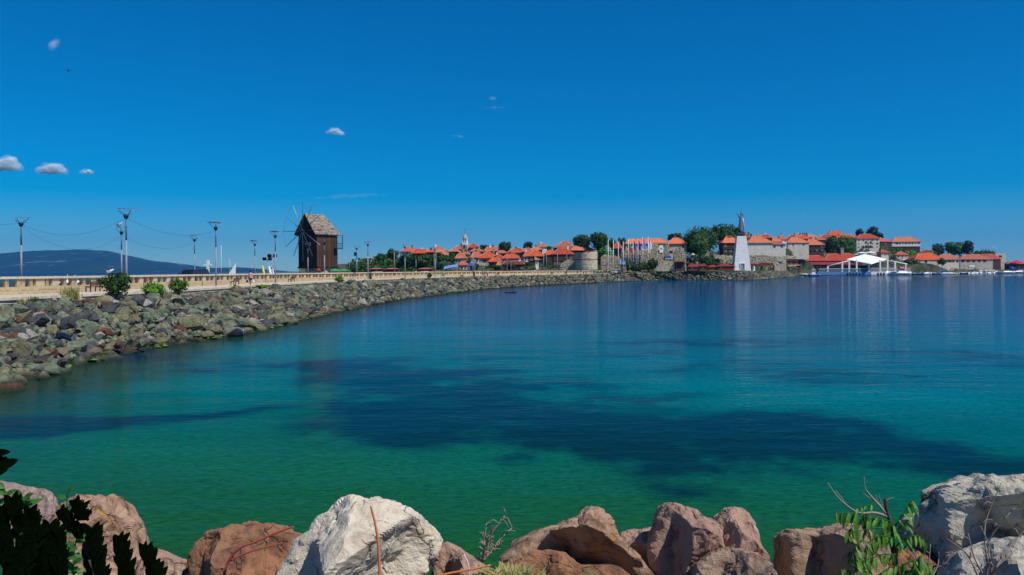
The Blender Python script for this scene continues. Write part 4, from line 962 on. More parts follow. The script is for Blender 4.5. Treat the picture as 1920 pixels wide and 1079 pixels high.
# ------------------------------------------------------------------ people (one skinned body each)
M_skin = mat('skin', (.42,.24,.16), (.38,.21,.14), .6, 3); M_hair = mat('dark_hair', (.02,.014,.01), None, .7)
def cloth(n, c): return mat('cloth_'+n, c, tuple(v*.8 for v in c), .9, 6)
def skin_chain(name, parent, pts, edges, rad, m, sub=1, root=0):
    me = bpy.data.meshes.new(name); me.from_pydata(pts, edges, []); o = link(name, me, parent); me.materials.append(m)
    bm = bmesh.new(); bm.from_mesh(me); lay = bm.verts.layers.skin.verify(); bm.verts.ensure_lookup_table()
    for i, v in enumerate(bm.verts):
        r_ = rad[i]; v[lay].radius = (r_, r_) if not hasattr(r_, '__len__') else r_; v[lay].use_root = (i == root)
    bm.to_mesh(me); bm.free()
    s_ = o.modifiers.new('skin', 'SKIN'); s_.use_smooth_shade = True; s_.branch_smoothing = .4
    u = o.modifiers.new('sub', 'SUBSURF'); u.levels = sub; u.render_levels = sub; return o
def person(pos, label, top, bottom, rz=0, h_=1.7, pose='walk', skirt=False, hair=M_hair, long_legs=True, group=None, bag=None, sleeves=True):
    t = thing('person', label, 'person', pos, rz, group); k = h_/1.72
    st = .22 if pose == 'walk' else .04
    hip = .92*k if pose != 'sit' else .48*k
    J = [(0,0,hip),(0,0,hip+.22*k),(0,0,hip+.44*k),(0,0,hip+.56*k),(0,-.01,hip+.66*k),(0,-.015,hip+.74*k)]           # spine, neck, head
    rad = [(.155*k,.11*k),(.13*k,.095*k),(.15*k,.10*k),(.055*k,.055*k),(.085*k,.095*k),(.075*k,.085*k)]
    E = [(0,1),(1,2),(2,3),(3,4),(4,5)]
    for sg in (-1, 1):
        b = len(J); aw = .35 if pose == 'walk' else .12
        J += [(sg*.19*k,0,hip+.45*k),(sg*.27*k,sg*.06*aw,hip+.20*k),(sg*.28*k,-.10-sg*.12*aw,hip-.02*k),(sg*.275*k,-.14-sg*.14*aw,hip-.12*k)]
        rad += [.058*k,.042*k,.032*k,.036*k]; E += [(2,b),(b,b+1),(b+1,b+2),(b+2,b+3)]
        b = len(J)
        if pose == 'sit': J += [(sg*.10*k,-.05,hip-.02),(sg*.12*k,-.46*k,hip),(sg*.12*k,-.50*k,.06),(sg*.12*k,-.64*k,.03)]
        else: J += [(sg*.09*k,0,hip-.08*k),(sg*.10*k,-sg*st*.5-.03,.50*k),(sg*.10*k,-sg*st,.07*k),(sg*.11*k,-sg*st-.15*k,.035*k)]
        rad += [.095*k,.062*k,.042*k,.038*k]; E += [(0,b),(b,b+1),(b+1,b+2),(b+2,b+3)]
    body = skin_chain('body', t, J, E, rad, M_skin)
    # shirt, trousers, hair follow the same skeleton, slightly larger
    q = lambda i, a: (rad[i][0]+a, rad[i][1]+a) if hasattr(rad[i], '__len__') else rad[i]+a
    a = .022*k
    if sleeves: skin_chain('shirt', t, [J[0],J[1],J[2],J[6],tuple(np.array(J[6])*.35+np.array(J[7])*.65),J[10],tuple(np.array(J[10])*.5+np.array(J[11])*.5) if False else J[10]], [(0,1),(1,2),(2,3),(3,4)], [q(0,a),q(1,a),q(2,a),q(6,a),q(7,a),.05,.05], top)
    i0 = 6+4; i1 = i0+8   # hip joints of each leg
    L0, L1 = 10, 18
    kn = lambda i: tuple(np.array(J[i])*.35+np.array(J[i+1])*.65)
    end = (lambda i: J[i+1]) if not bottom[1] else (lambda i: J[i+2])
    pts = [J[0]]; ed = []; rd = [q(0,a*1.2)]
    for L_ in (L0, L1):
        b = len(pts); pts += [J[L_], kn(L_)] ; rd += [q(L_,a*1.3), q(L_+1,a*1.6)]; ed += [(0,b),(b,b+1)]
        if bottom[1]: pts.append(tuple(np.array(J[L_+2])+np.array((0,0,.05)))); rd.append(q(L_+2,a)); ed.append((b+1,b+2))
    skin_chain('skirt' if skirt else ('trousers' if bottom[1] else 'shorts'), t, pts, ed, rd, bottom[0])
    hb = MB(); lump(hb, (0,.012*k,hip+.72*k), (.112*k,.125*k,.125*k), 0, 1.0, 1); hb.sm = [True]*len(hb.sm); hb.build('hair', hair, t)
    MB().box((0,-.105*k,hip+.675*k),(.02,.03,.035)).build('nose', M_skin, t)
    for (x, y, z, s_, m_) in (bag or []):
        bb = MB(); bb.lathe([(s_*.3,-s_*1.0),(s_*.75,-s_*.9),(s_*.8,-s_*.3),(s_*.45,s_*.3),(s_*.12,s_*.6)], 8, sx=1, sy=.6); o = bb.build('carrier_bag', m_, None, Vector(pos)+Matrix.Rotation(rz,3,'Z') @ Vector((x,y,z)))
        tag(o, 'dark shopping bag in the left hand of the walking woman' if m_ is M_black else 'white plastic carrier bag in the right hand of the walking woman', 'bag')
    return t
W_ = cloth('white', (.75,.73,.74)); PK = cloth('pink', (.72,.35,.42)); NV = cloth('navy', (.03,.05,.16)); RD = cloth('red', (.5,.03,.03)); BL = cloth('black', (.02,.02,.025)); BE = cloth('beige', (.5,.42,.3)); LB = cloth('light_blue', (.25,.4,.6)); MG = cloth('magenta', (.5,.06,.14))
person(((469.5-CX)/F*87, 87, PZ), 'woman in a pale pink blouse and blue shorts walking away on the promenade', PK, (NV, False), 3.14, 1.72, bag=[(-.36,.06,.55,.2,W_),(.36,.0,.6,.17,M_black)])
for px, D, lab, a_, b_, rz, pose in [(905,214,'person in dark and white clothes walking left of the woman in red trousers',BL,(BL,True),1.2,'walk'),(909,212,'person in a grey white top in the middle of the walking pair',W_,(BL,True),-.8,'walk'),(914,210,'person with a white top and red trousers on the promenade by the two poles',W_,(RD,True),3.0,'walk'),
    (1083,292,'person in a bright red top beside the round stone tower',RD,(BL,True),.4,'stand'),(1089,288,'person in a red and pale outfit, left of the group below the tower',RD,(BE,True),2.6,'walk'),(1094,286,'person in a white shirt in the middle of the group below the tower',W_,(NV,True),3.1,'walk'),(1099,287,'person in black and white at the right of the group below the tower',W_,(BL,True),.3,'walk'),
    (1062,287,'person in black leaning on the parapet in front of the hotel',BL,(BL,True),3.1,'stand'),(1143,300,'person in pink and dark clothes beside the flagpoles',PK,(BL,True),2.2,'walk'),(780,220,'person in white standing by the parapet below the hillside',W_,(BE,True),.5,'stand'),(1240,345,'person in a white shirt on the lawn edge',W_,(RD,False),1.0,'stand'),(1244,344,'person in a red top standing on the lawn edge by a white bench',MG,(BE,True),2.0,'stand')]:
    person(((px-CX)/F*D, D, PZ if px < 1200 else ground((px-CX)/F*D, D)), lab, a_, b_, rz, 1.75, pose)
def seated(px, D, lab, a_, b_, z): person(((px-CX)/F*D, D, z), lab, a_, b_, 2.2, 1.7, 'sit')

# ------------------------------------------------------------------ benches, bin, posts on the promenade
def bench(px, D, label, first=None):
    i = min(range(len(_c)), key=lambda i: abs(_c[i].y-D)); q, n_ = curve(CL[i]); rz = math.atan2(-n_.x, n_.y)
    pos = ((px-CX)/F*D, D, PZ)
    if first: return copy_tree(first, label, pos, rz+R(180))
    t = thing('bench', label, 'bench', pos, rz+R(180), 'benches along the parapet')
    for sg in (-1, 1):
        MB().box((sg*.75,-.17,.22),(.07,.07,.44)).box((sg*.75,.2,.42),(.07,.07,.84)).box((sg*.75,.02,.40),(.06,.44,.05)).build('leg_frame', M_black, t)
    for i in range(4): MB().box((0,-.18+i*.12,.45),(1.8,.10,.04)).build('seat_slat', M_bench, t)
    for i in range(3): MB().box((0,.22+.012*i,.56+i*.12),(1.8,.04,.10)).build('back_slat', M_bench, t)
    return t
b0_ = bench(174, 66, 'brown slatted bench beside the large dark bush')
for px, D, lab in [(440,96,'bench left of the walking woman'),(546,119,'bench in front of the parapet left of the windmill'),(737,180,'bench below the plain pole on the hillside side'),(830,195,'bench left of the parapet below the bell tower'),(932,232,'bench right of the people in red trousers'),(1034,262,'bench in front of the dark timber hotel'),(1060,278,'bench under the leaning person in black')]: bench(px, D, lab, b0_)
for px, D, lab in [(690.5,150,'dark green litter bin on the lamp foot right of the windmill'),(886,215,'tall dark bin by the pair of poles')]:
    MBx = MB(); MBx.lathe([(.22,0),(.25,.1),(.26,1.1),(.20,1.25),(.05,1.3)], 10); o = MBx.build('litter_bin', M_leaf[3], None, ((px-CX)/F*D+.4, D, PZ)); tag(o, lab, 'litter bin', 'litter bins on the promenade')
# floodlight masts behind the parapet
for px, yt, D, lab in [(501,487,125,'pair of small dark floodlights on a thin mast left of the bigger pair'),(510.5,481,120,'pair of dark floodlights on a thin mast behind the lamp left of the windmill')]:
    a = P(px, yt, D); g = Vector((a.x, a.y, PZ)); t = thing('floodlight_mast', lab, 'floodlight', g, 0, 'floodlight masts'); h_ = a.z-PZ
    MB().tube([(0,0,0),(0,0,h_)], .06, 6).build('mast', M_metal, t)
    for sg in (-1, 1): o = MB().box((0,0,0),(.55,.3,.42)).build('floodlight', M_black, t, (sg*.42,0,h_+.1)); o.rotation_euler = (.3,0,sg*.15)
    MB().box((0,0,h_-.05),(1.1,.07,.07)).build('crossbar', M_black, t)
# speaker on lamp 669
o = MB().box((0,0,0),(.5,.4,.8)).build('loudspeaker', M_black, None, (lamp_pos[669].x-.35, 179, PZ+5.4)); tag(o, 'black loudspeaker fixed high on the lamp right of the windmill', 'loudspeaker')

# ------------------------------------------------------------------ vehicles behind the parapet
def car(px, D, label, col, rz, van=False, z=PZ, name='parked_car', cat='car', s=1.0):
    t = thing(name, label, cat, ((px-CX)/F*D, D, z), rz, 'cars parked behind the parapet'); t.scale = (s,)*3
    Lc, Wc, Hc = (4.7,1.85,1.95) if van else (4.2,1.7,1.45); m = mat('paint_'+'%02d%02d%02d' % tuple(int(c*99) for c in col), col, tuple(c*.9 for c in col), .25, 1, spec=.6)
    prof = [(-.5,.18),(-.5,.50),(-.47,.58),(-.30,.64),(-.18,.98),(.30,1.0),(.46,.66),(.5,.55),(.5,.18)] if not van else [(-.5,.16),(-.5,.48),(-.42,.56),(-.33,.60),(-.22,.97),(.44,1.0),(.49,.60),(.5,.16)]
    b = MB(); n = len(prof); vs_ = [(x*Lc, sg*Wc/2*(1 if zz_ < .7 else .84), zz_*Hc) for sg in (-1, 1) for x, zz_ in prof]
    b.add(vs_, [(i, i+1, n+i+1, n+i) for i in range(n-1)]+[(n-1, 0, n, 2*n-1)]+[tuple(range(n))[::-1], tuple(range(n, 2*n))]); bo = b.build('body', m, t)
    bv = bo.modifiers.new('bevel', 'BEVEL'); bv.width = .06; bv.segments = 2
    g = MB(); wx0, wx1 = (-.26,.26) if not van else (-.26,.42)
    for sg in (-1, 1):
        y0, y1 = sg*Wc/2*.975, sg*Wc/2*.875
        g.add([(wx0*Lc,y0+sg*.015,.66*Hc),((wx1+.08)*Lc*.95,y0+sg*.015,.66*Hc),(wx1*Lc,y1+sg*.03,.93*Hc),((wx0+.07)*Lc,y1+sg*.03,.93*Hc)], [(0,1,2,3) if sg < 0 else (3,2,1,0)])
    g.add([(-.293*Lc,-Wc*.42,.68*Hc),(-.293*Lc,Wc*.42,.68*Hc),(-.205*Lc,Wc*.38,.94*Hc),(-.205*Lc,-Wc*.38,.94*Hc)], [(0,1,2,3)])
    g.build('windows', M_glass, t)
    for sx in (-.31, .31):
        for sg in (-1, 1):
            wh = MB(); wh.tube([(sx*Lc,sg*(Wc/2-.2),.33),(sx*Lc,sg*(Wc/2+.01),.33)], .33, 14); wo = wh.build('wheel', M_black, t); MB().tube([(sx*Lc,sg*(Wc/2),.33),(sx*Lc,sg*(Wc/2+.02),.33)], .19, 10).build('rim', M_metal, wo)
    for sg in (-1, 1): MB().box((-.5*Lc,sg*Wc*.36,.5*Hc),(.06,.3,.14)).build('headlight', M_white, t)
    return t
car(362, 109, 'black van parked behind the parapet left of the white cross', (.012,.012,.015), R(70), True, name='parked_van', cat='van')
car(348, 118, 'dark car roof just left of the black van', (.02,.02,.025), R(75))
car(258, 92, 'red car glimpsed through the parapet openings beside the tallest lamp', (.35,.015,.02), R(80), z=PZ-.3)
for px, D, lab, c in [(706,190,'pale car behind the parapet at the foot of the hillside',(.5,.5,.48)),(795,225,'white car behind the parapet below the blue house',(.6,.6,.6)),(1000,285,'white car parked by the red striped van',(.65,.65,.65)),(1012,290,'red and white car below the dark timber house',(.45,.03,.03)),(1152,322,'silver car behind the parapet beside the flagpoles',(.4,.42,.45)),(1163,328,'dark car right of the silver car by the flagpoles',(.05,.06,.08))]: car(px, D, lab, c, R(65))
car(1259, 350, 'white and teal minivan parked on the lawn terrace by the brown gazebo', (.5,.58,.6), R(95), True, z=ground((1259-CX)/F*350, 350)+.1, name='parked_van', cat='van')
for px, D, lab, c in [(1452,392,'white car below the sandy retaining wall',(.65,.65,.62)),(1459,394,'dark car parked beside the white car under the sandy wall',(.04,.04,.05))]: car(px, D+52, lab, c, R(10), z=ground((px-CX)/F*D, D)+.1)

# ------------------------------------------------------------------ things beyond the wall at left: cross, yachts, slides
def at(px, py, D): return P(px, py, D)
M_tan = mat('bare_wood', (.4,.3,.18), None, .8)
b = at(390,512,140); t = thing('white_cross', 'white cross standing behind the parapet right of the black van', 'cross', (b.x,b.y,PZ)); hh = at(390,488,140).z-PZ
MB().box((0,0,hh/2),(.42,.3,hh)).build('upright', M_white, t); MB().box((0,0,hh*.78),(1.35,.28,.26)).build('cross_arm', M_white, t)
M_hull = mat('white_hull', (.72,.72,.70), None, .35, spec=.5); M_bhull = mat('blue_hull', (.04,.12,.42), (.03,.1,.35), .4); M_lbhull = mat('light_blue_hull', (.30,.50,.66), None, .45); M_dhull = mat('dark_hull', (.015,.03,.10), None, .4); M_canvas = mat('blue_canvas', (.02,.08,.42), (.02,.06,.33), .8, 2)
def hull(mb, L_, B, Hh, mi=0, sheer=.35, bow=1, tr=.75, in_mi=None):
    ns = 12; rows = []
    for i in range(ns+1):
        f = i/ns; wd = B/2*(1-max(0, (f-.45)/.55)**2.2)*(1 if f > .15 else tr+(1-tr)*f/.15); zt = Hh*(1+sheer*max(0, f-.4)**1.5*1.6); x = -L_/2+L_*f
        rows.append([(x,-wd,zt),(x*1.0-(.06*L_*f if f > .8 else 0),-wd*.82,Hh*.28),(x-(.10*L_*f if f > .8 else 0),0,-.25),(x-(.06*L_*f if f > .8 else 0),wd*.82,Hh*.28),(x,wd,zt),(x,wd*.85,zt-.10),(x,-wd*.85,zt-.10)])
    vs_ = [p for r_ in rows for p in r_]; fs = []
    for i in range(ns):
        for j in range(7): fs.append((i*7+j, i*7+(j+1) % 7, (i+1)*7+(j+1) % 7, (i+1)*7+j))
    fs.append((6,5,4,3,2,1,0)); fs.append(tuple(range(ns*7, ns*7+7))); mb.add(vs_, fs, mi, True); return mb
def yacht(px, D, L_, mast, label, sail=False, rz=.6):
    t = thing('sailing_boat', label, 'sailing boat', ((px-CX)/F*D, D, 0), rz, 'sailing boats beyond the isthmus')
    hull(MB(), L_, L_*.3, 1.1).build('hull', M_hull, t); MB().box((-.2,0,1.45),(L_*.35,L_*.17,.7), taper=.85).build('cabin', M_white, t)
    MB().tube([(.3,0,1),(.3,0,mast)], [.09,.06], 6).build('mast', M_white, t); MB().tube([(.3,0,2),(-L_*.4,0,2)], .05, 5).build('boom', M_metal, t)
    for e in (L_*.48, -L_*.48): MB().tube([(.3,0,mast),(e,0,1.2)], .02, 4).build('stay', M_metal, t)
    if sail:
        s_ = MB(); n = 8; vs_ = []
        for i in range(n+1):
            f = i/n
            for j in range(5): g_ = j/4; vs_.append((.25-g_*L_*.42*(1-f)*.98, .25*math.sin(math.pi*g_)*(1-f), 2.1+(mast-2.3)*f))
        s_.add(vs_, [(i*5+j,i*5+j+1,(i+1)*5+j+1,(i+1)*5+j) for i in range(n) for j in range(4)], smooth=True); so = s_.build('sail', M_white, t); so.modifiers.new('thick', 'SOLIDIFY').thickness = .03
    return t
yacht(440, 330, 9, 8.2, 'small boat with a raised white triangular sail beyond the parapet', True, .2)
yacht(413.5, 300, 12, 14.8, 'moored yacht with a tall bare mast and white hull beyond the parapet', False, .9)
yacht(125, 320, 10, 4.0, 'white boat cabin peeping over the parapet right of the leftmost lamp', False, .4)
yacht(139, 340, 9, 3.8, 'second small white boat top over the parapet at left', False, .2)
yacht(430, 420, 10, 11.5, 'thin masted yacht left of the raised white sail', False, .5)
M_yel = mat('yellow_plastic', (.70,.55,.08), None, .5); M_grn = mat('green_plastic', (.02,.35,.12), None, .6)
for (x0,y0,x1,y1,D,m,nm,lab,ct) in [(492,498,497,511,118,M_yel,'kayak','yellow kayak leaning upright behind the parapet','kayak'),(504.5,499,509,511,119,M_white,'surfboard','white surfboard leaning behind the parapet, left one','surfboard'),(509,499,513.5,511,121,M_white,'surfboard','white surfboard leaning behind the parapet, right one','surfboard')]:
    a_, b_ = at(x0,y0,D), at(x1,y1,D); b_.z = PZ; m_ = MB(); m_.tube([a_, a_.lerp(b_,.15), a_.lerp(b_,.5), a_.lerp(b_,.85), b_], [.03,.16,.24,.18,.05], 8); tag(m_.build(nm, m), lab, ct)
for px, D, wd, lab, m in [(628,185,3.2,'green market awning behind the parapet right of the windmill',M_grn),(645,195,2.6,'second green awning just right of the first',M_grn)]:
    t = thing('market_stall', lab, 'market stall', ((px-CX)/F*D,D,PZ), 0, 'green stalls behind the parapet'); MB().add([(-wd/2,-1,1.7),(wd/2,-1,1.7),(wd/2,1,1.7),(-wd/2,1,1.7),(0,0,2.15)],[(0,1,4),(1,2,4),(2,3,4),(3,0,4),(3,2,1,0)]).build('awning', m, t)
    for sx in (-1,1):
        for sy in (-1,1): MB().box((sx*wd*.46,sy*.92,.85),(.06,.06,1.7)).build('post', M_metal, t)
    MB().box((0,0,.45),(wd*.8,1.2,.9)).build('counter', M_grn, t)

# umbrellas
def umbrella(px, py, D, wpx, m, label, z=None, rise=.25, group='parasols', base=None):
    a_ = at(px, py, D); r_ = wpx/2*D/F; g = base if base is not None else ground(a_.x, a_.y); h_ = max(a_.z-g, 1.6); t = thing('parasol', label, 'parasol', (a_.x,a_.y,g), 0, group)
    MB().tube([(0,0,0),(0,0,h_)], .06, 6).build('pole', M_metal, t)
    mb = MB(); n = 8; vs_ = [(0,0,h_)]+[(r_*math.cos(6.283*i/n), r_*math.sin(6.283*i/n), h_-r_*rise*2) for i in range(n)]+[(r_*math.cos(6.283*i/n), r_*math.sin(6.283*i/n), h_-r_*rise*2-.25) for i in range(n)]
    mb.add(vs_, [(0,1+i,1+(i+1) % n) for i in range(n)]+[(1+i,9+i,9+(i+1) % n,1+(i+1) % n) for i in range(n)]); mb.build('canopy', m, t); return t
umbrella(597,503.5,152,9,mat('red_canvas',(.55,.03,.04),None,.8),'faded red parasol behind the parapet in front of the windmill plinth',base=PZ)
seated(595,150,'person sitting under the red parasol at the windmill',RD,(BL,True),PZ+.4)
for i, (px, py, w_) in enumerate([(1616,472.5,22),(1632,471.5,24),(1607,476,14)]): umbrella(px, py, 628, w_, M_white, ['large cream parasol, left of the two on the terrace behind the pavilion','large cream parasol, right of the two behind the pavilion','smaller cream parasol at the left behind the pavilion canopy'][i], rise=.12)
umbrella(1907,487.5,712,28,mat('crimson_canvas',(.62,.02,.05),None,.8),'large crimson parasol at the right edge of the harbour',rise=.22)
umbrella(1352,494,362,12,mat('pink_canvas',(.62,.05,.13),None,.8),'pink parasol in front of the inn terrace',rise=.15); umbrella(1369,494,362,14,mat('red_canvas',(.5,.02,.03),None,.8),'bright red parasol left of the monument',rise=.15)
umbrella(1299,475,378,9,M_cream,'cream parasol between the two stone ruins',rise=.3); umbrella(1291,480,376,7,M_canvas,'blue parasol beside the cream parasol at the ruins',rise=.3)
umbrella(1137,496,338,20,M_canvas,'blue parasol in front of the low grey ruin wall',rise=.05); umbrella(1158,501,333,13,mat('navy_canvas',(.02,.03,.10),None,.8),'dark navy parasol right of the blue one by the flagpoles',rise=.05)
for px, py, w_, lab in [(845,496,26,'striped light blue awning by the silver shrub'),(884,494,14,'deep blue awning behind the pair of poles')]:
    D = 338; a_ = at(px, py, D); t = thing('awning_stall', lab, 'awning', (a_.x,a_.y,PZ), 0, 'awnings below the church'); W2 = w_*D/F; hh = a_.z-PZ
    mb = MB(); ns = 8; mb.add([(-W2/2+W2*i/ns, y, hh-1.1*(y < 0)-1.0*(1-i/ns)**1.5*(px < 870)) for y in (-1.2,1.2) for i in range(ns+1)], [(i,i+1,ns+2+i,ns+1+i) for i in range(ns)]); so = mb.build('canopy', mat('striped_blue_canvas',(.22,.38,.72),(.04,.10,.45),.8,3) if px < 870 else M_canvas, t); so.modifiers.new('thick','SOLIDIFY').thickness = .08
    for sx in (-.45,.45): MB().box((W2*sx,-1,.7),(.08,.08,1.5)).box((W2*sx,1,hh*.4),(.08,.08,hh*.8)).build('post', M_white, t)

# ------------------------------------------------------------------ flags and poles
def flagpole(px, yt, yb, D, label, bands=None, fy=None, w_=None, grp='white flagpoles at the old gate'):
    a_, b_ = at(px,yt,D), at(px,yb,D); t = thing('flagpole', label, 'flagpole', b_, 0, grp); h_ = a_.z-b_.z
    MB().tube([(0,0,-1),(0,0,h_)], [.16,.09], 8).build('pole', M_white, t); MB().lathe([(.02,h_+.25),(.13,h_+.12),(.1,h_)], 6).build('finial', M_white, t)
    if bands:
        z1 = at(px,fy[0],D).z-b_.z; z0 = at(px,fy[1],D).z-b_.z; fw = w_*D/F; mb = MB(); nr, ncn = 12, 6; vs_ = []
        for i in range(nr+1):
            f = i/nr
            for j in range(ncn+1):
                g_ = j/ncn; wd = fw*(.25+.75*min(1, f*1.7)); vs_.append((.1+g_*wd, .35*math.sin(g_*7+f*2)*g_, z1-(z1-z0)*f-g_*fw*.9*(1-f*.5)*.35))
        for i in range(nr):
            for j in range(ncn): 
                k_ = int(i/nr*len(bands)); mb.add([vs_[i*(ncn+1)+j],vs_[(i+1)*(ncn+1)+j],vs_[(i+1)*(ncn+1)+j+1],vs_[i*(ncn+1)+j+1]],[(0,1,2,3)],k_)
        fo = mb.build('flag', bands, t); fo.modifiers.new('thick','SOLIDIFY').thickness = .03
fc = lambda n, c: mat('flag_'+n, c, c, .8, 1)
FW, FG, FR, FP, FN, FBl, FGy, FY, FO = fc('white',(.8,.8,.8)), fc('green',(0,.28,.14)), fc('red',(.55,.01,.04)), fc('purple',(.16,.05,.22)), fc('navy',(.03,.03,.28)), fc('blue',(.10,.20,.68)), fc('grey',(.55,.60,.66)), fc('yellow',(.55,.42,.05)), fc('orange',(.6,.12,.02))
for a_ in [(1140.6,450,500,325,'leftmost flagpole with a small orange and yellow green banner',[FO,FO,FY,FY],(457,469),4),(1150.6,450,503,324,'bare white flagpole, second from the left',None,None,None),(1159.5,454,502,326,'bare white flagpole, third from the left',None,None,None),(1168.8,454,507,327,'bare white flagpole in front of the left end of the orange roof',None,None,None),
    (1178.5,449,497,334,'flagpole with the white, green and red tricolour flag',[FW,FG,FR],(450,471),6),(1187.3,448,498,334,'flagpole with a purple and red flag right of the tricolour',[FP],(450,469),6),(1196.4,449,500,334,'flagpole with a dark navy flag',[FN],(450,469),5.5),(1205.5,445,499,334,'flagpole with a bright blue flag and white corner',[FBl,FBl,FBl],(446,467),5.5),(1215.6,445,497,334,'rightmost flagpole with a pale grey white flag',[FGy],(446,467),7)]: flagpole(*a_)
# hanging banner on the tower ruin
b = at(1240,467,371); t = thing('banner', 'long white banner with a pale green round emblem hanging in the ruin opening', 'banner', b); w2, h2 = 3.3*371/F, 7*371/F
MB().box((0,0,0),(w2*2,.06,h2*2)).build('cloth', FW, t); mb = MB(); n = 20
mb.add([(math.cos(6.283*i/n)*.62*q,-.045,math.sin(6.283*i/n)*.62*q+.1) for q in (1,.68) for i in range(n)],[(i,(i+1) % n,n+(i+1) % n,n+i) for i in range(n)]); mb.build('emblem_ring', fc('pale_green',(.18,.42,.34)), t)
MB().lathe([(.28,0),(.3,.02)],10).build('emblem_centre', fc('pale_green',(.18,.42,.34)), t, (0,-.05,.1)).rotation_euler = (R(90),0,0)
# navy tent kiosk
D = 346; b = at(1251.5,488,D); t = thing('kiosk', 'navy blue pointed kiosk with a pale shelf at the ruins', 'kiosk', b, 0); kk = D/F
MB().lathe([(6.5*kk*1.2,(0)),(6.5*kk*1.15,7*kk),(5*kk,8.5*kk),(1.2*kk,13*kk),(.2,13.6*kk)],4,smooth=False).build('canopy', mat('navy_panels',(.03,.05,.17),(.05,.08,.25),.6,1), t).rotation_euler=(0,0,R(45)); MB().box((0,-5.6*kk,2.2*kk),(11*kk,.5,.9*kk)).build('shelf', M_white, t)
b = at(1167,497,336); t = thing('information_board', 'large pale blue information board behind the bare flagpoles', 'sign', (b.x,b.y,b.z)); MB().box((0,0,1.3),(2.4,.1,2.2)).build('panel', fc('pale_blue',(.35,.5,.65)), t); MB().box((-1.1,.05,-.6),(.12,.12,3.6)).box((1.1,.05,-.6),(.12,.12,3.6)).build('posts', M_metal, t)

# ------------------------------------------------------------------ monument
D = 357; b = P(1389.5, 508.3, D); kk = D/F; t = thing('monument', 'tall tapering white pedestal carrying a grey statue of a robed man with raised arms', 'monument', b, R(-4))
wb, wt, hp = 15.6*kk, 8.4*kk, 65*kk
MB().box((0,0,hp/2),(wb*2,wb*1.7,hp),taper=wt/wb).build('pedestal', M_concrete, t)
pd = MB(); yb_ = -wb*.85; sl = (wb-wt)*.85/hp; a_ = lambda x, z, e=0.05: (x, yb_+sl*z-e, z)
x0, x1 = -3.2*kk, 3.2*kk; h0 = 13.5*kk
fr = MB(); fr.add([a_(x0,0),a_(x1,0),a_(x1,h0),a_(x0,h0)],[(0,1,2,3)]); fr.build('door', mat('blue_grey_door',(.16,.22,.33),(.20,.27,.40),.6,.4), t)
fr = MB(); fr.box((x0-.12,yb_+sl*h0/2-.06,h0/2),(.22,.5,h0)).box((x1+.12,yb_+sl*h0/2-.06,h0/2),(.22,.5,h0)).box((0,yb_+sl*h0-.08,h0+.12),(x1-x0+.5,.4,.24)).build('door_frame', M_concrete, t)
MB().box((0,0,hp+1.4*kk),(11*kk,9*kk,2.8*kk),taper=1.0).build('plinth_block', M_bronzed, t)
MB().box((0,0,hp+5.2*kk),(14*kk,10*kk,4.8*kk),taper=.8).build('dark_base', M_bronzed, t)
hb0 = hp+7*kk; rb = MB(); prof = [(5.6,0),(5.2,4),(4.4,9),(3.7,15),(3.0,21),(2.8,25),(3.2,28.5),(2.3,31),(1.1,32.5)]
rb.lathe([(r_*kk*(1),z*kk) for r_, z in prof], 18, sx=1, sy=.7); vv = rb.v; rb.v = [(x*(1+.09*math.sin(9*math.atan2(y,x)))+z*.0, y*(1+.09*math.sin(9*math.atan2(y,x))), z) for x, y, z in vv]
rb.build('robe', M_bronze, t, (0,0,hb0))
skin_chain('figure', t, [(0,0,hb0+27*kk),(0,0,hb0+31*kk),(.02,-.1,hb0+33.2*kk),(.05,-.2,hb0+35.6*kk),(-2.6*kk,0,hb0+29.5*kk),(-5.2*kk,-.3,hb0+32*kk),(-7.2*kk,-.5,hb0+35.5*kk),(-7.6*kk,-.6,hb0+37.5*kk),(2.6*kk,0,hb0+29.5*kk),(3.6*kk,-.3,hb0+33.5*kk),(-.5*kk,-.5,hb0+38*kk),(-.9*kk,-.6,hb0+40*kk)],
    [(0,1),(1,2),(2,3),(0,4),(4,5),(5,6),(6,7),(0,8),(8,9),(9,10),(10,11)], [2.6*kk,1.6*kk,1.3*kk,1.4*kk,1.5*kk,1.1*kk,.7*kk,.6*kk,1.5*kk,1.0*kk,.7*kk,.6*kk], M_bronze, 2)
MB().tube([(3.2*kk,0,hb0+27*kk),(5.2*kk,.1,hb0+14*kk),(5.8*kk,.2,hb0+2*kk)],[1.5*kk,1.3*kk,.8*kk],8).build('cloak_fold', mat('pale_bronze',(.42,.44,.44),(.34,.36,.37),.4,1), t)
MB().tube([(-3.5*kk,-.6,hb0+1*kk),(-4.2*kk,-.8,hb0+8*kk),(-3*kk,-.4,hb0+16*kk)],[2.0*kk,1.6*kk,.5*kk],8).build('cloak_fold', M_bronzed, t)
b = at(1413.5,508.5,352); t = thing('stone_bust', 'small white figure on a block right of the monument foot', 'statue', b); s_ = 352/F
MB().box((0,0,1.6*s_),(4.2*s_,4*s_,3.2*s_),taper=.9).build('block', M_concrete, t); lb = MB(); lump(lb,(0,0,5.2*s_),(2.6*s_,2*s_,2.4*s_),0,1,3); lump(lb,(.2*s_,-.2,7.6*s_),(1.5*s_,1.4*s_,1.5*s_),0,1,4); lb.build('figure', M_white, t)

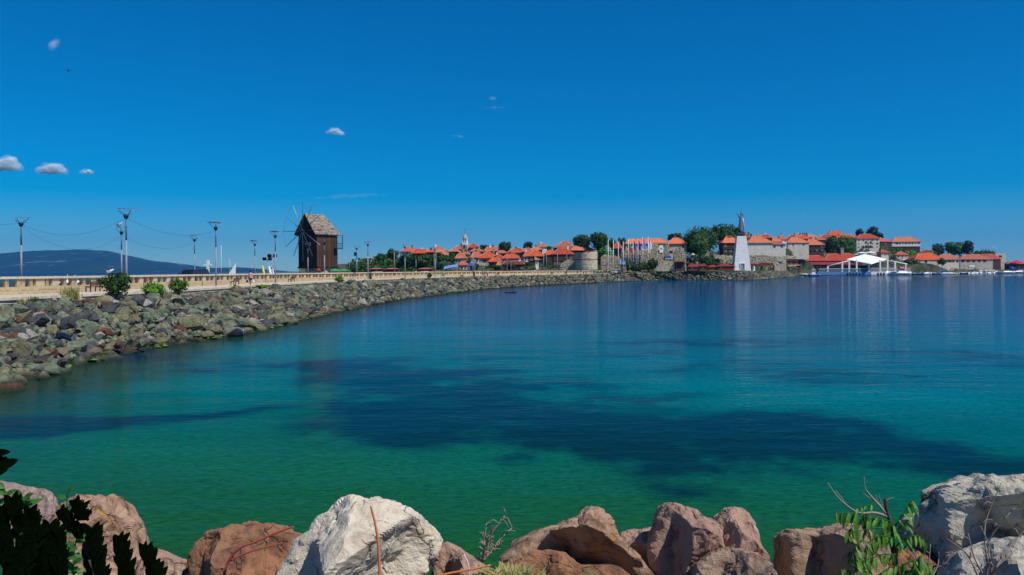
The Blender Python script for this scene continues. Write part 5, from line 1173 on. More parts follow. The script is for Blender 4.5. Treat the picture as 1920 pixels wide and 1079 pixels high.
# ------------------------------------------------------------------ kiosks with dark red roofs on the waterfront
def stall(px0, px1, ye, yr, D, label, rf=5, yb=511, post=True, m=None, group='low wooden stalls with maroon roofs along the shore'):
    W2 = (px1-px0)*D/F; a_ = at((px0+px1)/2, ye, D); gz = ground(a_.x, D)+.1; t = thing('stall', label, 'stall', (a_.x,D,gz), 0, group); he = a_.z-gz; hr = at(0,yr,D).z-at(0,ye,D).z+he; d2 = min(W2*.7, 6)
    q = max(W2/2-d2/2, .3); X, Y = W2/2, d2/2; rb = MB(); rb.add([(-X,-Y,he),(X,-Y,he),(X,Y,he),(-X,Y,he),(-q,0,hr),(q,0,hr),(-X,-Y,he-.14),(X,-Y,he-.14),(X,Y,he-.14),(-X,Y,he-.14)],[(0,1,5,4),(1,2,5),(2,3,4,5),(3,0,4),(0,6,7,1),(1,7,8,2),(2,8,9,3),(3,9,6,0),(6,9,8,7)]); rb.build('roof', RO[rf], t)
    n = max(2, int(W2/3)+1)
    for i in range(n): 
        x = -X+.3+(W2-.6)*i/(n-1); MB().box((x,-Y+.25,(he-.14)/2),(.16,.16,he-.14)).build('post', M_dwood, t)
    MB().box((0,.6,(he-.2)/2),(W2*.9,d2-1.6,he-.2)).build('wall', m or M_dwood, t)
    MB().box((0,-Y+.5,.5),(W2*.85,.35,1.0)).build('counter', M_rwood, t)
    nw = max(1, int(W2/3))
    for i in range(nw): MB().box((-X*.85+W2*.85*(i+.5)/nw,-(d2-1.6)/2+.56,he*.55),(1.1,.12,.8)).build('shelf_goods', (M_white, M_cream, M_rwood, M_bluewall)[(i+int(px0)) % 4], t)
for a_ in [(1266,1284,491,488.5,341,'brown wooden gazebo on the lawn right of the ruins'),(1288,1308,500.5,494.5,350,'small maroon peaked stall right of the gazebo'),(1309,1326,499,495.5,350,'second small maroon stall under the umbrella shaped tree'),(1326,1345,501,497,352,'low dark stall with a white menu board under the umbrella shaped tree'),
    (1341,1376,499.5,495,353,'long maroon roofed stall directly left of the monument'),(1402,1424,498,494.5,366,'maroon stall just right of the monument'),(1418,1449,498.5,492,368,'larger peaked maroon stall right of the white bust'),(1468,1496,496,492,520,'dark maroon roofed hut left of the tavern at the shore')]: stall(*a_)
stall(1500,1600,496.5,491.5,586,'long maroon awning in front of the waterfront restaurant',5); 
stall(1483,1500,498,496,556,'small white roofed drinks stand beside the dark maroon hut',4)
stall(1885,1921,495,490,720,'brown thatched beach shelter under the crimson parasol',3)
# concrete block and mast at right, chimney at restaurant
b = at(1872,487,735); t = thing('concrete_block_building', 'bare grey concrete block behind the harbour roofs at right', 'building', (b.x,735,1)); kk = 735/F; MB().box((0,3,(b.z-1+11*kk)/2),(20*kk,12,b.z-1+11*kk)).build('wall', M_plaster2, t); MB().box((0,-3.1,b.z+6*kk-1),(3,.1,1.6)).build('window', M_glass, t)
b = at(1863,487,742); t = thing('aerial_mast', 'thin mast with a flat white antenna above the grey concrete block', 'mast', (b.x,742,1)); hh = at(1863,463.5,742).z-1; MB().tube([(0,0,0),(0,0,hh)],.07,5).build('mast', M_metal, t); MB().box((0,0,hh),(2.6,.3,.3)).build('antenna', M_white, t)
D = 612; b = at(1578.5,479,D); t = thing('roof_chimney', 'large stone chimney with a capped top on the red waterfront roof', 'chimney', (b.x,D,b.z-3)); kk = D/F; hh = 3+11*kk
MB().box((0,0,hh/2),(5.5*kk,2,hh)).build('stack', M_stone, t); MB().box((0,0,hh+.9),(7.5*kk,2.6,.35)).build('cap', M_paleston, t)
for sx in (-1,1): MB().box((sx*2*kk,0,hh+.35),(.4,1.4,.75)).build('cap_support', M_paleston, t)
# balconies on the guesthouse
D = 638.9
for i, (x, y) in enumerate([(1624,455),(1633,455),(1624,463),(1633,463)]):
    b = at(x,y+3,D); t = thing('balcony', ['upper left','upper right','lower left','lower right'][i]+' balcony of the tall white and grey guesthouse', 'balcony', b, 0, 'stacked balconies of the guesthouse'); MB().box((0,0,0),(2.8,1.6,.2)).build('floor', M_concrete, t); MB().box((0,-.75,.95),(2.8,.07,.08)).build('handrail', M_dwood, t)
    for j in range(8): MB().box((-1.3+j*.37,-.75,.5),(.06,.05,.9)).build('baluster', M_dwood, t)
    MB().box((0,.4,1.2),(1.5,.1,2.2)).build('door', M_glass, t)

# ------------------------------------------------------------------ pier with white pavilion
D = 563; kk = D/F; X = lambda px: (px-1628)*kk; b = at(1628,516,D); Z = lambda y: at(1628,y,D).z; t = thing('pavilion', 'white open pavilion on a blue and white pier with a big pointed canopy', 'pavilion', (b.x,D,0))
M_pbl = mat('blue_pier_paint', (.10,.22,.40), (.08,.18,.34), .6, .6); M_wc = mat('white_canopy', (.82,.82,.82), (.80,.80,.80), .7, 1)
MB().box((X(1582),4,1.25),((X(1632)-X(1532)),10,2.0)).build('blue_deck', M_pbl, t); MB().box((X(1648),4,1.25),((X(1664)-X(1632))-.1,10.2,2.0)).build('white_deck', M_white, t)
for i, px in enumerate([1588,1593.5,1599,1604.5,1611,1645,1650.5,1656]): MB().box((X(px),-1.35,.75),(.7,.5,1.9)).build('fender', M_black, t)
zf = 2.25; rt = 504
for px in (1552,1579,1592,1606,1629,1650,1664,1678,1698):
    top = Z(488) if 1585 < px < 1668 else (Z(488)-(1585-px)*.34*kk*1.0 if px <= 1585 else Z(488)-(px-1668)*.26*kk)
    z0_ = zf if px < 1665 else zf
    MB().box((X(px),-.2,(z0_+top)/2),(1.05 if px < 1690 else .7,.8,top-z0_)).build('column', M_white, t)
MB().box((X(1681),3,1.9),(X(1700)-X(1664)-.2,8,.6)).build('side_deck', M_white, t)
cp = MB(); zl = Z(486.2); cp.add([(X(1591),3,zl),(X(1628),-4.5,Z(496)+.3),(X(1666),3,zl),(X(1628),11,zl+.6),(X(1626),4,Z(476.5)),(X(1591),3,zl-.35),(X(1628),-4.5,Z(496)-.1),(X(1666),3,zl-.35),(X(1628),11,zl+.2)],
    [(0,1,4),(1,2,4),(2,3,4),(3,0,4),(0,5,6,1),(1,6,7,2),(2,7,8,3),(3,8,5,0),(5,8,7,6)]); cp.build('canopy', M_wc, t)
MB().tube([(X(1592),-.2,Z(489)),(X(1550),-.2,Z(499.5))],.32,4).build('roof_beam', M_white, t); MB().tube([(X(1660),-.2,Z(488)),(X(1701),-.2,Z(496))],.38,4).build('roof_beam', M_white, t)
for (a_, c_, z_) in ((1534,1580,Z(504)),(1580,1629,Z(504)),(1630,1664,Z(503)),(1664,1706,Z(503.5))):
    MB().box(((X(a_)+X(c_))/2,-.9,z_),(X(c_)-X(a_)-.1,.18,.22)).build('handrail', M_white, t); bl = MB(); n = int((X(c_)-X(a_))/.55)
    for i in range(n): bl.box((X(a_)+(i+.5)*(X(c_)-X(a_))/n,-.9,(zf+z_)/2-.05),(.13,.1,z_-zf-.1))
    bl.build('railing', M_white if c_ > 1629 else M_lbhull, t)
MB().box((X(1610),9,zf+2.4),(X(1660)-X(1560),.3,4.6)).build('shade_screen', M_dark, t)  # added dark sheet, painting the shade under the canopy
rn = random.Random(5)
for i in range(9):
    tp = at(1560+i*13, 507, D+3+rn.random()*3); tb = thing('cafe_table', 'small %s table %s under the pavilion' % (['white','dark','pale blue'][i % 3], ['at the far left end','second from the left end','left of the first column pair','behind the left column pair','left of the centre column','just right of the centre column','between the right columns','near the right columns','at the right end'][i]), 'table', (tp.x,tp.y,zf), 0, 'cafe tables under the pavilion'); m_ = [M_white,M_dwood,M_bluewall][i % 3]
    MB().lathe([(.55,.72),(.55,.76)],8).build('tabletop', m_, tb); MB().tube([(0,0,0),(0,0,.72)],.05,5).build('leg', M_metal, tb)
# quay of the harbour
qm = MB(); 
for px0 in range(1500, 1925, 12):
    a_, c_ = interp(px0, D0T), interp(px0+12, D0T); pa, pb = Vector(((px0-CX)/F*a_, a_-.6, 0)), Vector(((px0+12-CX)/F*c_, c_-.6, 0)); m_ = (pa+pb)/2; qm.box((m_.x,m_.y,.35),((pb-pa).length*1.02,1.4,1.9),math.atan2(pb.y-pa.y,pb.x-pa.x))
tag(qm.build('harbour_quay', M_concrete), kind='structure')

# ------------------------------------------------------------------ boats
def boat(px, D, Lb, Hb, m, label, rz=0, z=0, cabin=None, trim=None, name='boat', canopy=None, flip=False, group='boats moored in the harbour', beam=.3):
    t = thing(name, label, 'boat', ((px-CX)/F*D, D, z), rz+(math.pi if flip else 0), group)
    hull(MB(), Lb, Lb*beam, Hb).build('hull', m, t)
    MB().box((-.03*Lb,0,Hb-.12),(Lb*.7,Lb*beam*.7,.05)).build('deck', M_tan, t)
    if trim: MB().box((-Lb*.03,0,Hb+.02),(Lb*.74,Lb*beam*.97,.10)).build('rubbing_strake', trim, t)
    if cabin:
        cx_, cl, ch = cabin; MB().box((cx_*Lb,0,Hb+ch/2-.1),(cl*Lb,Lb*beam*.62,ch),taper=.86).build('cabin', M_hull, t); MB().box((cx_*Lb,0,Hb+ch),(cl*Lb*1.02,Lb*beam*.64,.1)).build('cabin_roof', M_hull, t)
        for k_ in range(3):
            for sg in (-1,1): MB().box((cx_*Lb+(k_-1)*cl*Lb*.27,sg*Lb*beam*.295,Hb+ch*.62),(cl*Lb*.2,.06,ch*.3)).build('cabin_window', M_glass, t)
    if canopy:
        cx_, cl, ch, cm_ = canopy; q = MB(); n = 6; q.add([(cx_*Lb+(f-.5)*cl*Lb, y*Lb*beam*.4, Hb+ch*(1-.35*y*y)) for f in (0,1) for y in [-1+2*i/n for i in range(n+1)]],[(i,i+1,n+2+i,n+1+i) for i in range(n)]); o = q.build('canopy', cm_, t); o.modifiers.new('thick','SOLIDIFY').thickness=.06
        for sx in (-.48,.48):
            for sg in (-1,1): MB().box((cx_*Lb+sx*cl*Lb,sg*Lb*beam*.38,Hb+ch*.3),(.06,.06,ch*.7)).build('canopy_post', M_metal, t)
    MB().box((-Lb*.5-.1,0,Hb*.6),(.3,.3,.8)).build('outboard_motor', M_black, t)
    return t
boat(1684,548,16.5,2.3,M_hull,'white motor cruiser with a windowed cabin moored beside the pavilion',0,0,(-.12,.28,2.1),M_bhull,'motor_cruiser',canopy=(-.13,.2,3.3,mat('orange_red_canvas',(.6,.10,.05),None,.8)),flip=True)
boat(1528,500,7.5,1.3,M_bhull,'bright blue fishing boat with a white wheelhouse left of the pier',0,0,(-.15,.32,3.2),M_white,'fishing_boat')
boat(1517,512,6.5,1.0,M_dhull,'dark small boat tied behind the bright blue fishing boat',.2,0,None,M_white)
boat(1724,580,6.5,1.3,M_dhull,'dark blue rowing boat right of the white cruiser',0,0,None,M_white)
boat(1717,578,5.5,1.2,M_dhull,'black hulled dinghy beside the cruiser stern',.1)
boat(1739,584,7,1.4,M_hull,'white boat with a light blue top between two dark boats',0,0,(0,.3,.7),M_lbhull)
boat(1754,588,5,1.2,M_dhull,'dark boat left of the boat with the blue cover',0)
boat(1768,594,8,1.5,M_lbhull,'pale blue boat under a bright blue tarpaulin',0,0,None,M_bhull,canopy=(.05,.6,1.9,M_canvas),flip=True)
boat(1780,588,14,.7,mat('beige_hull',(.5,.42,.28),None,.6),'long low beige canoe in front of the tarpaulin boat',0,0,None,None,'canoe',beam=.12)
boat(1808,612,7,1.1,M_dhull,'dark flat boat at the end of the long canoe',.1,0,None,M_white)
boat(1882,662,17,1.7,M_hull,'sleek white speedboat with a low windscreen near the right edge',0,0,(-.1,.22,.9),M_dhull,'speedboat',flip=True,beam=.22)
boat(1913,684,13,1.9,M_hull,'grey white speedboat cut by the right edge of the picture',0,0,(0,.3,1.2),M_dhull,'speedboat')
b = at(1897,505,690); tag(MB().lathe([(1.6,0),(2.2,1.0),(2.0,2.2),(.9,2.9),(.1,3.1)],12).build('covered_jet_ski', M_canvas, None, (b.x,b.y,b.z-1)), 'round blue tarpaulin cover on the quay behind the speedboat', 'cover')
boat(1838,648,12,1.0,M_hull,'upturned pale boat lying on the quay below the white harbour building',0.1,1.5,None,M_tan); boat(1853,660,11,1.2,mat('beige_hull',(.5,.42,.28),None,.6),'beige boat ashore left of the thatched shelter',-.1,1.5)
# white slide like canopy by harbour building
b = at(1821,507,640); t = thing('boat_slide', 'white angled loading frame standing on the quay by the harbour building', 'frame', (b.x,640,1.3)); kk = 640/F
MB().box((-3.5*kk,0,5*kk),(1.1*kk,.8,10*kk)).build('post', M_white, t); MB().box((0,0,11.5*kk),(11*kk,1.6,3*kk)).build('head', M_white, t); MB().tube([(1*kk,0,10*kk),(6.5*kk,0,0)],1.0*kk,4).build('brace', M_white, t)
MB().box((0,0,0),(16,.1,1.2)).build('sign_line', M_dwood, None)
o = bpy.data.objects['sign_line']; b = at(1814,490,665.3); o.location = b; tag(o,'dark lettering board across the white harbour building front','sign'); o.scale=(.42,1,.5)
# rock in the bay
o = MB().add([tuple(v*1.0) for v in HUL[3][0]*np.array([1.6,1.0,.5])], HUL[3][1]).build('sea_rock', RK[1], None, (ray(958,551)[0]*170, 170, .05)); tag(o, 'small dark rock breaking the surface in the middle of the bay', 'rock')
# ruin on hill, left
b = at(691,496,362); t = thing('hilltop_ruin', 'small square ruin block on top of the grassy hillside right of the windmill', 'ruin', (b.x,b.y,b.z-2)); kk = 362/F
MB().box((0,0,2+5.5*kk),(14*kk,6,11*kk)).build('wall', M_stone, t); MB().box((0,-3.05,2+5*kk),(12*kk,.1,2.2*kk)).build('opening', M_dark, t); MB().box((0,0,2+11.6*kk),(16*kk,7,1*kk)).build('slab', M_paleston, t)  # the opening is a solid panel, painted near black for the shade inside
# cafe blinds at hillside foot
for px, lab in [(706,'dark roofed open shelter at the hillside foot, left one'),(735,'dark roofed open shelter beside the bright bushy tree'),(798,'dark roofed open shelter below the hillside trees, right one')]: stall(px-13, px+13, 504.5, 502.5, 336, lab, 3, group='open shelters along the hillside foot')
# ------------------------------------------------------------------ foreground boulders
def rockmat(name, c1, c2, c3, scale, crack=True, lichen=None, bump=.03):
    m = bpy.data.materials.new(name); m.use_nodes = True; N = m.node_tree.nodes; L = m.node_tree.links; b = N['Principled BSDF']; b.inputs['Roughness'].default_value = .92; b.inputs['Specular IOR Level'].default_value = .2
    tc = N.new('ShaderNodeTexCoord')
    def nz(s, d=6, r=.62, dist=0):
        t = N.new('ShaderNodeTexNoise'); t.inputs['Scale'].default_value = s; t.inputs['Detail'].default_value = d; t.inputs['Roughness'].default_value = r; t.inputs['Distortion'].default_value = dist; L.new(tc.outputs['Object'], t.inputs['Vector']); return t.outputs['Fac']
    def ramp(f, p0, p1, a=(0,0,0), b_=(1,1,1)):
        r = N.new('ShaderNodeValToRGB'); r.color_ramp.elements[0].position = p0; r.color_ramp.elements[1].position = p1; r.color_ramp.elements[0].color = (*a,1); r.color_ramp.elements[1].color = (*b_,1); L.new(f, r.inputs[0]); return r.outputs[0]
    def mix(f, a, b_, bt='MIX'):
        x = N.new('ShaderNodeMix'); x.data_type = 'RGBA'; x.blend_type = bt
        if isinstance(f, float): x.inputs[0].default_value = f
        else: L.new(f, x.inputs[0])
        for i, q in ((6, a), (7, b_)):
            if isinstance(q, tuple): x.inputs[i].default_value = (*q, 1)
            else: L.new(q, x.inputs[i])
        return x.outputs[2]
    col = ramp(nz(scale*1.6), .35, .65, c1, c2)
    col = mix(ramp(nz(scale*3.1, 8, .7, .6), .50, .66), col, c3)
    sp = ramp(nz(scale*34, 4, .7), .62, .74); col = mix(sp, col, tuple(v*.35 for v in c3))
    if lichen:
        for lc, s_, p in lichen: col = mix(ramp(nz(s_, 5, .6), p, p+.05), col, lc)
    hts = [(nz(scale*5, 10, .68, .3), 1.0), (nz(scale*22, 6, .7), .28)]
    if crack:
        mp = N.new('ShaderNodeMapping'); mp.inputs['Rotation'].default_value = (.4,.7,.3); mp.inputs['Scale'].default_value = (1,1.6,.8)
        dn = N.new('ShaderNodeTexNoise'); dn.inputs['Scale'].default_value = scale*4; dn.inputs['Detail'].default_value = 5; L.new(tc.outputs['Object'], dn.inputs['Vector'])
        ad = N.new('ShaderNodeMix'); ad.data_type = 'RGBA'; ad.inputs[0].default_value = .22; L.new(tc.outputs['Object'], ad.inputs[6]); L.new(dn.outputs['Color'], ad.inputs[7]); L.new(ad.outputs[2], mp.inputs[0])
        v = N.new('ShaderNodeTexVoronoi'); v.feature = 'DISTANCE_TO_EDGE'; v.inputs['Scale'].default_value = scale*2.1; L.new(mp.outputs[0], v.inputs['Vector'])
        ck = ramp(v.outputs['Distance'], .0, .018); gate = ramp(nz(scale*1.9, 3), .50, .58)
        gm_ = mix(gate, (1.,1.,1.), ck); col = mix(1.0, col, mix(gm_, tuple(.45 for _ in range(3)), (1.,1.,1.)), 'MULTIPLY'); hts.append((gm_, .5))
    L.new(col, b.inputs['Base Color'])
    prev = None
    for f, a in hts:
        mm_ = N.new('ShaderNodeMath'); mm_.operation = 'MULTIPLY_ADD'; L.new(f, mm_.inputs[0]); mm_.inputs[1].default_value = a
        if prev is None: mm_.inputs[2].default_value = 0
        else: L.new(prev, mm_.inputs[2])
        prev = mm_.outputs[0]
    bp = N.new('ShaderNodeBump'); bp.inputs['Distance'].default_value = bump; L.new(prev, bp.inputs['Height']); L.new(bp.outputs[0], b.inputs['Normal']); return m
HR = {'white': rockmat('white_limestone', (.66,.58,.46), (.56,.49,.38), (.40,.32,.24), 1.2, True, [((.45,.30,.07), 3.1, .68), ((.30,.32,.14), 5.5, .71)], .035),
      'brown': rockmat('brown_rock', (.33,.165,.085), (.25,.12,.07), (.10,.05,.035), 1.5, True, [((.14,.12,.05), 1.7, .60)], .045),
      'pink': rockmat('pink_rock', (.42,.27,.195), (.33,.20,.15), (.15,.085,.07), 1.5, True, [((.42,.36,.28), 2.3, .60)], .04),
      'purple': rockmat('purple_rock', (.24,.155,.15), (.42,.32,.26), (.13,.08,.085), 1.4, True, None, .04),
      'rust': rockmat('rust_rock', (.46,.30,.20), (.32,.19,.12), (.12,.065,.04), 1.5, True, [((.46,.24,.06), 2.1, .60)], .05),
      'tan': rockmat('tan_rock', (.38,.26,.18), (.28,.185,.125), (.12,.07,.05), 1.3, True, [((.22,.17,.16), 1.5, .58)], .035),
      'grey': rockmat('grey_white_rock', (.56,.51,.41), (.42,.385,.31), (.13,.12,.095), 1.3, True, [((.40,.27,.08), 1.9, .70)], .05)}
def hero(label, kind, out, D, thick, seed, sub=6, cuts=15, rough=.035, ridge=0.0, tilt=0, group='boulders along the near shore', name='boulder', p_exp=.62, extra=()):
    cx = sum(p[0] for p in out)/len(out); cy = sum(p[1] for p in out)/len(out); k = D/F
    poly = [((x-cx)*k, (cy-y)*k) for x, y in out]; rnd = random.Random(seed)
    def rad(phi):
        d = (math.cos(phi), math.sin(phi)); best = 0
        for (ax, ay), (bx, by) in zip(poly, poly[1:]+poly[:1]):
            ex, ey = bx-ax, by-ay; den = d[0]*ey-d[1]*ex
            if abs(den) < 1e-9: continue
            t_ = (ax*ey-ay*ex)/den; u = (ax*d[1]-ay*d[0])/den
            if t_ > 0 and -1e-6 <= u <= 1+1e-6: best = max(best, t_)
        return best
    tab = [rad(2*math.pi*i/360) for i in range(360)]
    tab = [sum(tab[(i+j) % 360] for j in (-1,0,1))/3 for i in range(360)]
    vs_, fs = ico(sub); mean = sum(tab)/360; P_ = []
    planes = []
    for _ in range(cuts):
        n_ = Vector((rnd.uniform(-.9,.9), -rnd.uniform(.35,1.0), rnd.uniform(-.35,1.0))).normalized(); planes.append((n_, rnd.uniform(.60,.86)))
    for n_, c_ in extra: planes.append((Vector(n_).normalized(), c_))
    for v in vs_:
        phi = math.atan2(v.z, v.x); r_ = math.hypot(v.x, v.z); f = (phi/(2*math.pi) % 1)*360; i = int(f) % 360; rr = tab[i]+(tab[(i+1) % 360]-tab[i])*(f-int(f))
        m_ = r_**p_exp; p = Vector((math.cos(phi)*rr*m_, math.copysign(abs(v.y)**.85, v.y)*thick*(1 if v.y < 0 else .7), math.sin(phi)*rr*m_))
        q = Vector((p.x/mean, p.y/thick, p.z/mean))
        wc = smooth(.04, .42, -v.y)
        if wc > 0:
            k_ = 1.0
            for n_, c_ in planes:
                e = q.dot(n_)
                if e > c_: k_ = min(k_, c_/e)
            p = p*(1-wc*(1-k_))
        a = noise.fractal(p*2.2+Vector((seed,0,0)), 1.0, 2.0, 5)*rough*mean*2.2
        rg = (1-abs(noise.noise(p*1.6/mean+Vector((0,seed,0))))*2)*ridge*mean
        st = -(noise.voronoi(p*3.2/mean+Vector((seed,0,0)))[0][0]-.3)*.11*mean-(noise.voronoi(p*9/mean+Vector((seed,0,0)))[0][0]-.3)*.03*mean
        fine = (noise.fractal(p*9+Vector((0,0,seed)), .8, 2.2, 4))*.012*mean
        crk = -max(0, .06-abs(noise.noise(p*1.9/mean+Vector((seed*3,0,7)))))*.55*mean
        p += v*(a+rg+st+fine+crk)
        P_.append(p)
    a_ = math.atan((cy-CY)/F); ca_, sa_ = math.cos(a_), math.sin(a_); P_ = [(p.x, p.y*ca_+p.z*sa_, p.z*ca_-p.y*sa_) for p in P_]
    mb = MB(); mb.add(P_, fs, 0, False); c0 = P(cx, cy, D); o = mb.build(name, HR[kind], None, c0); return tag(o, label, 'boulder', group)
hero('purple brown boulder at the left edge half covered by leaves', 'purple', [(-70,930),(-20,902),(10,906),(45,909),(62,925),(78,945),(87,965),(85,985),(96,1004),(60,1050),(-60,1060)], 7.8, .8, 1)
hero('pinkish knobbly boulder behind the dark leaves at lower left', 'rust', [(100,955),(112,938),(135,930),(158,927),(175,937),(200,936),(213,950),(222,960),(243,980),(250,1000),(262,1018),(272,1045),(290,1120),(90,1120)], 7.2, .75, 2, rough=.05)
hero('low flat reddish rock between the leafy boulder and the brown rounded boulder', 'pink', [(255,1040),(285,1030),(330,1048),(362,1056),(400,1075),(400,1140),(240,1140)], 7.0, .6, 3, 5)
hero('brown rounded boulder with red twigs lying on it', 'brown', [(361,1045),(368,1022),(388,998),(420,995),(450,990),(476,979),(500,982),(522,984),(535,995),(562,1003),(590,1030),(600,1130),(370,1140)], 6.7, .8, 4, rough=.03)
hero('largest white boulder in the centre with an orange stem standing before it', 'white', [(505,1120),(520,1078),(540,1040),(562,1010),(590,982),(608,962),(632,948),(655,937),(675,933),(700,938),(722,942),(745,948),(765,955),(772,963),(786,968),(798,980),(815,992),(831,1008),(828,1030),(815,1056),(800,1085),(790,1140),(560,1150)], 6.3, 1.0, 31, rough=.022, cuts=5, extra=[((.72,-.5,-.48),.60),((.15,-.85,.5),.66),((-.35,-.85,.4),.74),((.4,-.7,.6),.76)])
hero('smooth pink rock tucked behind the right side of the white boulder', 'pink', [(815,1030),(835,1016),(862,1028),(882,1042),(905,1058),(950,1080),(950,1130),(800,1130)], 6.9, .6, 6, 5, rough=.02)
hero('sloping boulder with rust orange streaks and a dark hollow underside', 'rust', [(940,1045),(955,1030),(968,1014),(1000,998),(1040,985),(1065,972),(1085,966),(1105,951),(1125,949),(1137,958),(1148,972),(1156,1000),(1165,1015),(1185,1030),(1200,1055),(1225,1085),(1225,1150),(930,1150)], 6.6, .85, 7, rough=.05, ridge=.02, extra=[((-.25,-.75,-.62),.32)])
hero('brown broken stone under the streaked boulder', 'brown', [(945,1065),(1000,1035),(1060,1040),(1090,1060),(1150,1058),(1190,1085),(1200,1150),(940,1150)], 6.1, .5, 17, 5, rough=.08)
hero('pale pinkish rock glimpsed between the streaked boulder and the black sided boulder', 'pink', [(1160,1000),(1178,994),(1205,990),(1228,988),(1240,1010),(1240,1120),(1165,1120)], 7.3, .6, 8, 5)
hero('tall wedge boulder with a black shaded left side', 'pink', [(1212,1030),(1222,1000),(1236,960),(1246,948),(1258,944),(1275,950),(1300,964),(1318,972),(1340,982),(1352,1000),(1360,1040),(1370,1130),(1215,1140)], 6.6, .8, 9, rough=.03, extra=[((-.86,-.45,.05),.42)])
hero('round topped pink brown boulder leaning on the wedge boulder', 'pink', [(1318,1010),(1336,985),(1348,970),(1365,957),(1380,952),(1397,958),(1404,975),(1409,1000),(1409,1030),(1420,1060),(1440,1140),(1290,1140)], 6.5, .7, 10, rough=.025)
hero('broad low boulder in front of the round topped one', 'tan', [(1285,1140),(1300,1060),(1330,1040),(1365,1024),(1400,1036),(1425,1046),(1445,1070),(1470,1100),(1470,1150)], 5.9, .6, 11, 5, rough=.03)
hero('dark faced brown boulder right of the water gap', 'tan', [(1460,1120),(1462,1075),(1467,1040),(1470,1004),(1480,994),(1500,996),(1516,999),(1545,990),(1580,984),(1615,990),(1650,1010),(1680,1060),(1680,1150)], 6.4, .85, 12, rough=.03, extra=[((-.7,-.7,-.05),.45)])
hero('small tan stone between the leafy plant and the large grey white boulder', 'grey', [(1690,1010),(1700,975),(1716,964),(1735,968),(1745,985),(1742,1010),(1720,1030)], 7.0, .3, 13, 4, rough=.04)
hero('large grey white boulder filling the right corner', 'grey', [(1735,1030),(1740,1000),(1745,975),(1758,945),(1772,925),(1785,908),(1805,899),(1840,895),(1870,890),(1900,889),(1925,897),(1990,915),(2040,960),(2060,1060),(2000,1100),(1760,1090)], 6.2, 1.0, 14, rough=.06, ridge=.02, cuts=14, extra=[((-.35,-.8,-.5),.36),((-.1,-.75,.1),.62)])
hero('grey ledge of rock under the large grey white boulder', 'grey', [(1780,1060),(1800,1035),(1850,1020),(1920,1015),(2000,1020),(2060,1060),(2060,1160),(1760,1160)], 5.7, .6, 15, 5, rough=.06)
hero('shadowed rubble stone below the leafy plant', 'brown', [(1600,1090),(1650,1045),(1700,1030),(1750,1040),(1800,1080),(1800,1160),(1590,1160)], 6.3, .5, 16, 5, rough=.09)
base_ = [(-120,120),(-130,40),(-95,-30),(-50,-75),(10,-85),(70,-60),(115,-10),(130,60),(120,120)]
for i, (cx_, cy_, kd, lb, sc_) in enumerate([(-210,1010,'pink','pink boulder beyond the leafy plant on the far left of the shore',1.1),(-430,1000,'grey','grey boulder outermost on the left of the shore',1.2),(2190,1000,'brown','brown boulder to the right of the large grey white boulder',1.1),(2420,1010,'white','pale boulder outermost on the right of the shore',1.2)]):
    hero(lb, kd, [(cx_+x*sc_*(1+.1*math.sin(i*3+x)), cy_+y*sc_) for x, y in base_], 6.8, .8, 60+i, 5)
# near shore bank under the boulders
mb = MB(); vs_ = []; nx, ny = 60, 22
for i in range(nx+1):
    x = -14+28*i/nx
    for j in range(ny+1):
        y = -6+18.5*j/ny; zb = interp(y, [(-6,3.2),(2,3.1),(4.5,2.1),(6,1.85),(7.5,1.3),(9.5,.35),(11,-.3),(12.5,-1)])
        vs_.append((x, y, zb+.18*fbm(x*.9, y*.9, 3)))
k = ny+1; mb.add(vs_, [(i*k+j, (i+1)*k+j, (i+1)*k+j+1, i*k+j+1) for i in range(nx) for j in range(ny)], smooth=True)
tag(mb.build('near_shore', mat('shore_soil', (.06,.05,.035), (.10,.085,.06), .95, 2, bump=.05, bscale=8)), kind='structure')
mb = MB(); rnd = random.Random(21)
for _ in range(420):
    x, y = rnd.uniform(-9,9), rnd.uniform(5.2,10.8); zb = interp(y, [(4.5,2.1),(6,1.85),(7.5,1.3),(9.5,.35),(11,-.3)]); sz = rnd.uniform(.10,.42)
    lim = EYE-.368*y
    z = min(zb+sz*.2, lim-sz*.8); vv, ff = HUL[rnd.randrange(16)]; mb.add([tuple(v*sz) for v in vv], ff, rnd.choices(range(6), [6,6,8,12,8,6])[0], False, Matrix.Translation((x,y,z)) @ Matrix.Rotation(rnd.random()*6, 4, 'Z') @ Matrix.Rotation(rnd.uniform(-.5,.5), 4, 'X'))
tag(mb.build('shore_rubble', RK), kind='stuff')

# ------------------------------------------------------------------ twigs, stems, weeds in the foreground
M_or = mat('orange_stem', (.62,.20,.06), (.52,.15,.05), .6, 4); M_red = mat('red_twig', (.38,.07,.045), (.30,.05,.04), .7, 5); M_twig = mat('grey_twig', (.30,.23,.18), (.22,.17,.13), .9, 6)
def stem(pts, D, r_, m, name, label, cat='twig', group=None, dD=0.0):
    P3 = []
    for i, (x, y) in enumerate(pts): P3.append(P(x, y, D+dD*i/(len(pts)-1)))
    q = catmull3(P3, 5); n = len(q); return tag(MB().tube(q, [r_*(1-.35*i/n) for i in range(n)], 6).build(name, m), label, cat, group)
def catmull3(P_, n):
    P_ = [P_[0]*2-P_[1]]+P_+[P_[-1]*2-P_[-2]]; o = []
    for i in range(1, len(P_)-2):
        a, b, c, d = P_[i-1:i+3]
        for k in range(n): t_ = k/n; o.append(.5*((2*b)+(-a+c)*t_+(2*a-5*b+4*c-d)*t_*t_+(-a+3*b-3*c+d)*t_**3))
    o.append(P_[-2]); return o
stem([(712,1085),(711,1050),(708,1010),(703,980),(698,960),(695,949)], 5.1, .0095, M_or, 'stem', 'bright orange upright stem in front of the white boulder')
stem([(420,1079),(430,1050),(450,1028),(480,1016),(510,1003),(535,993),(551,988)], 5.7, .010, M_red, 'twig', 'upper red twig crossing the brown rounded boulder')
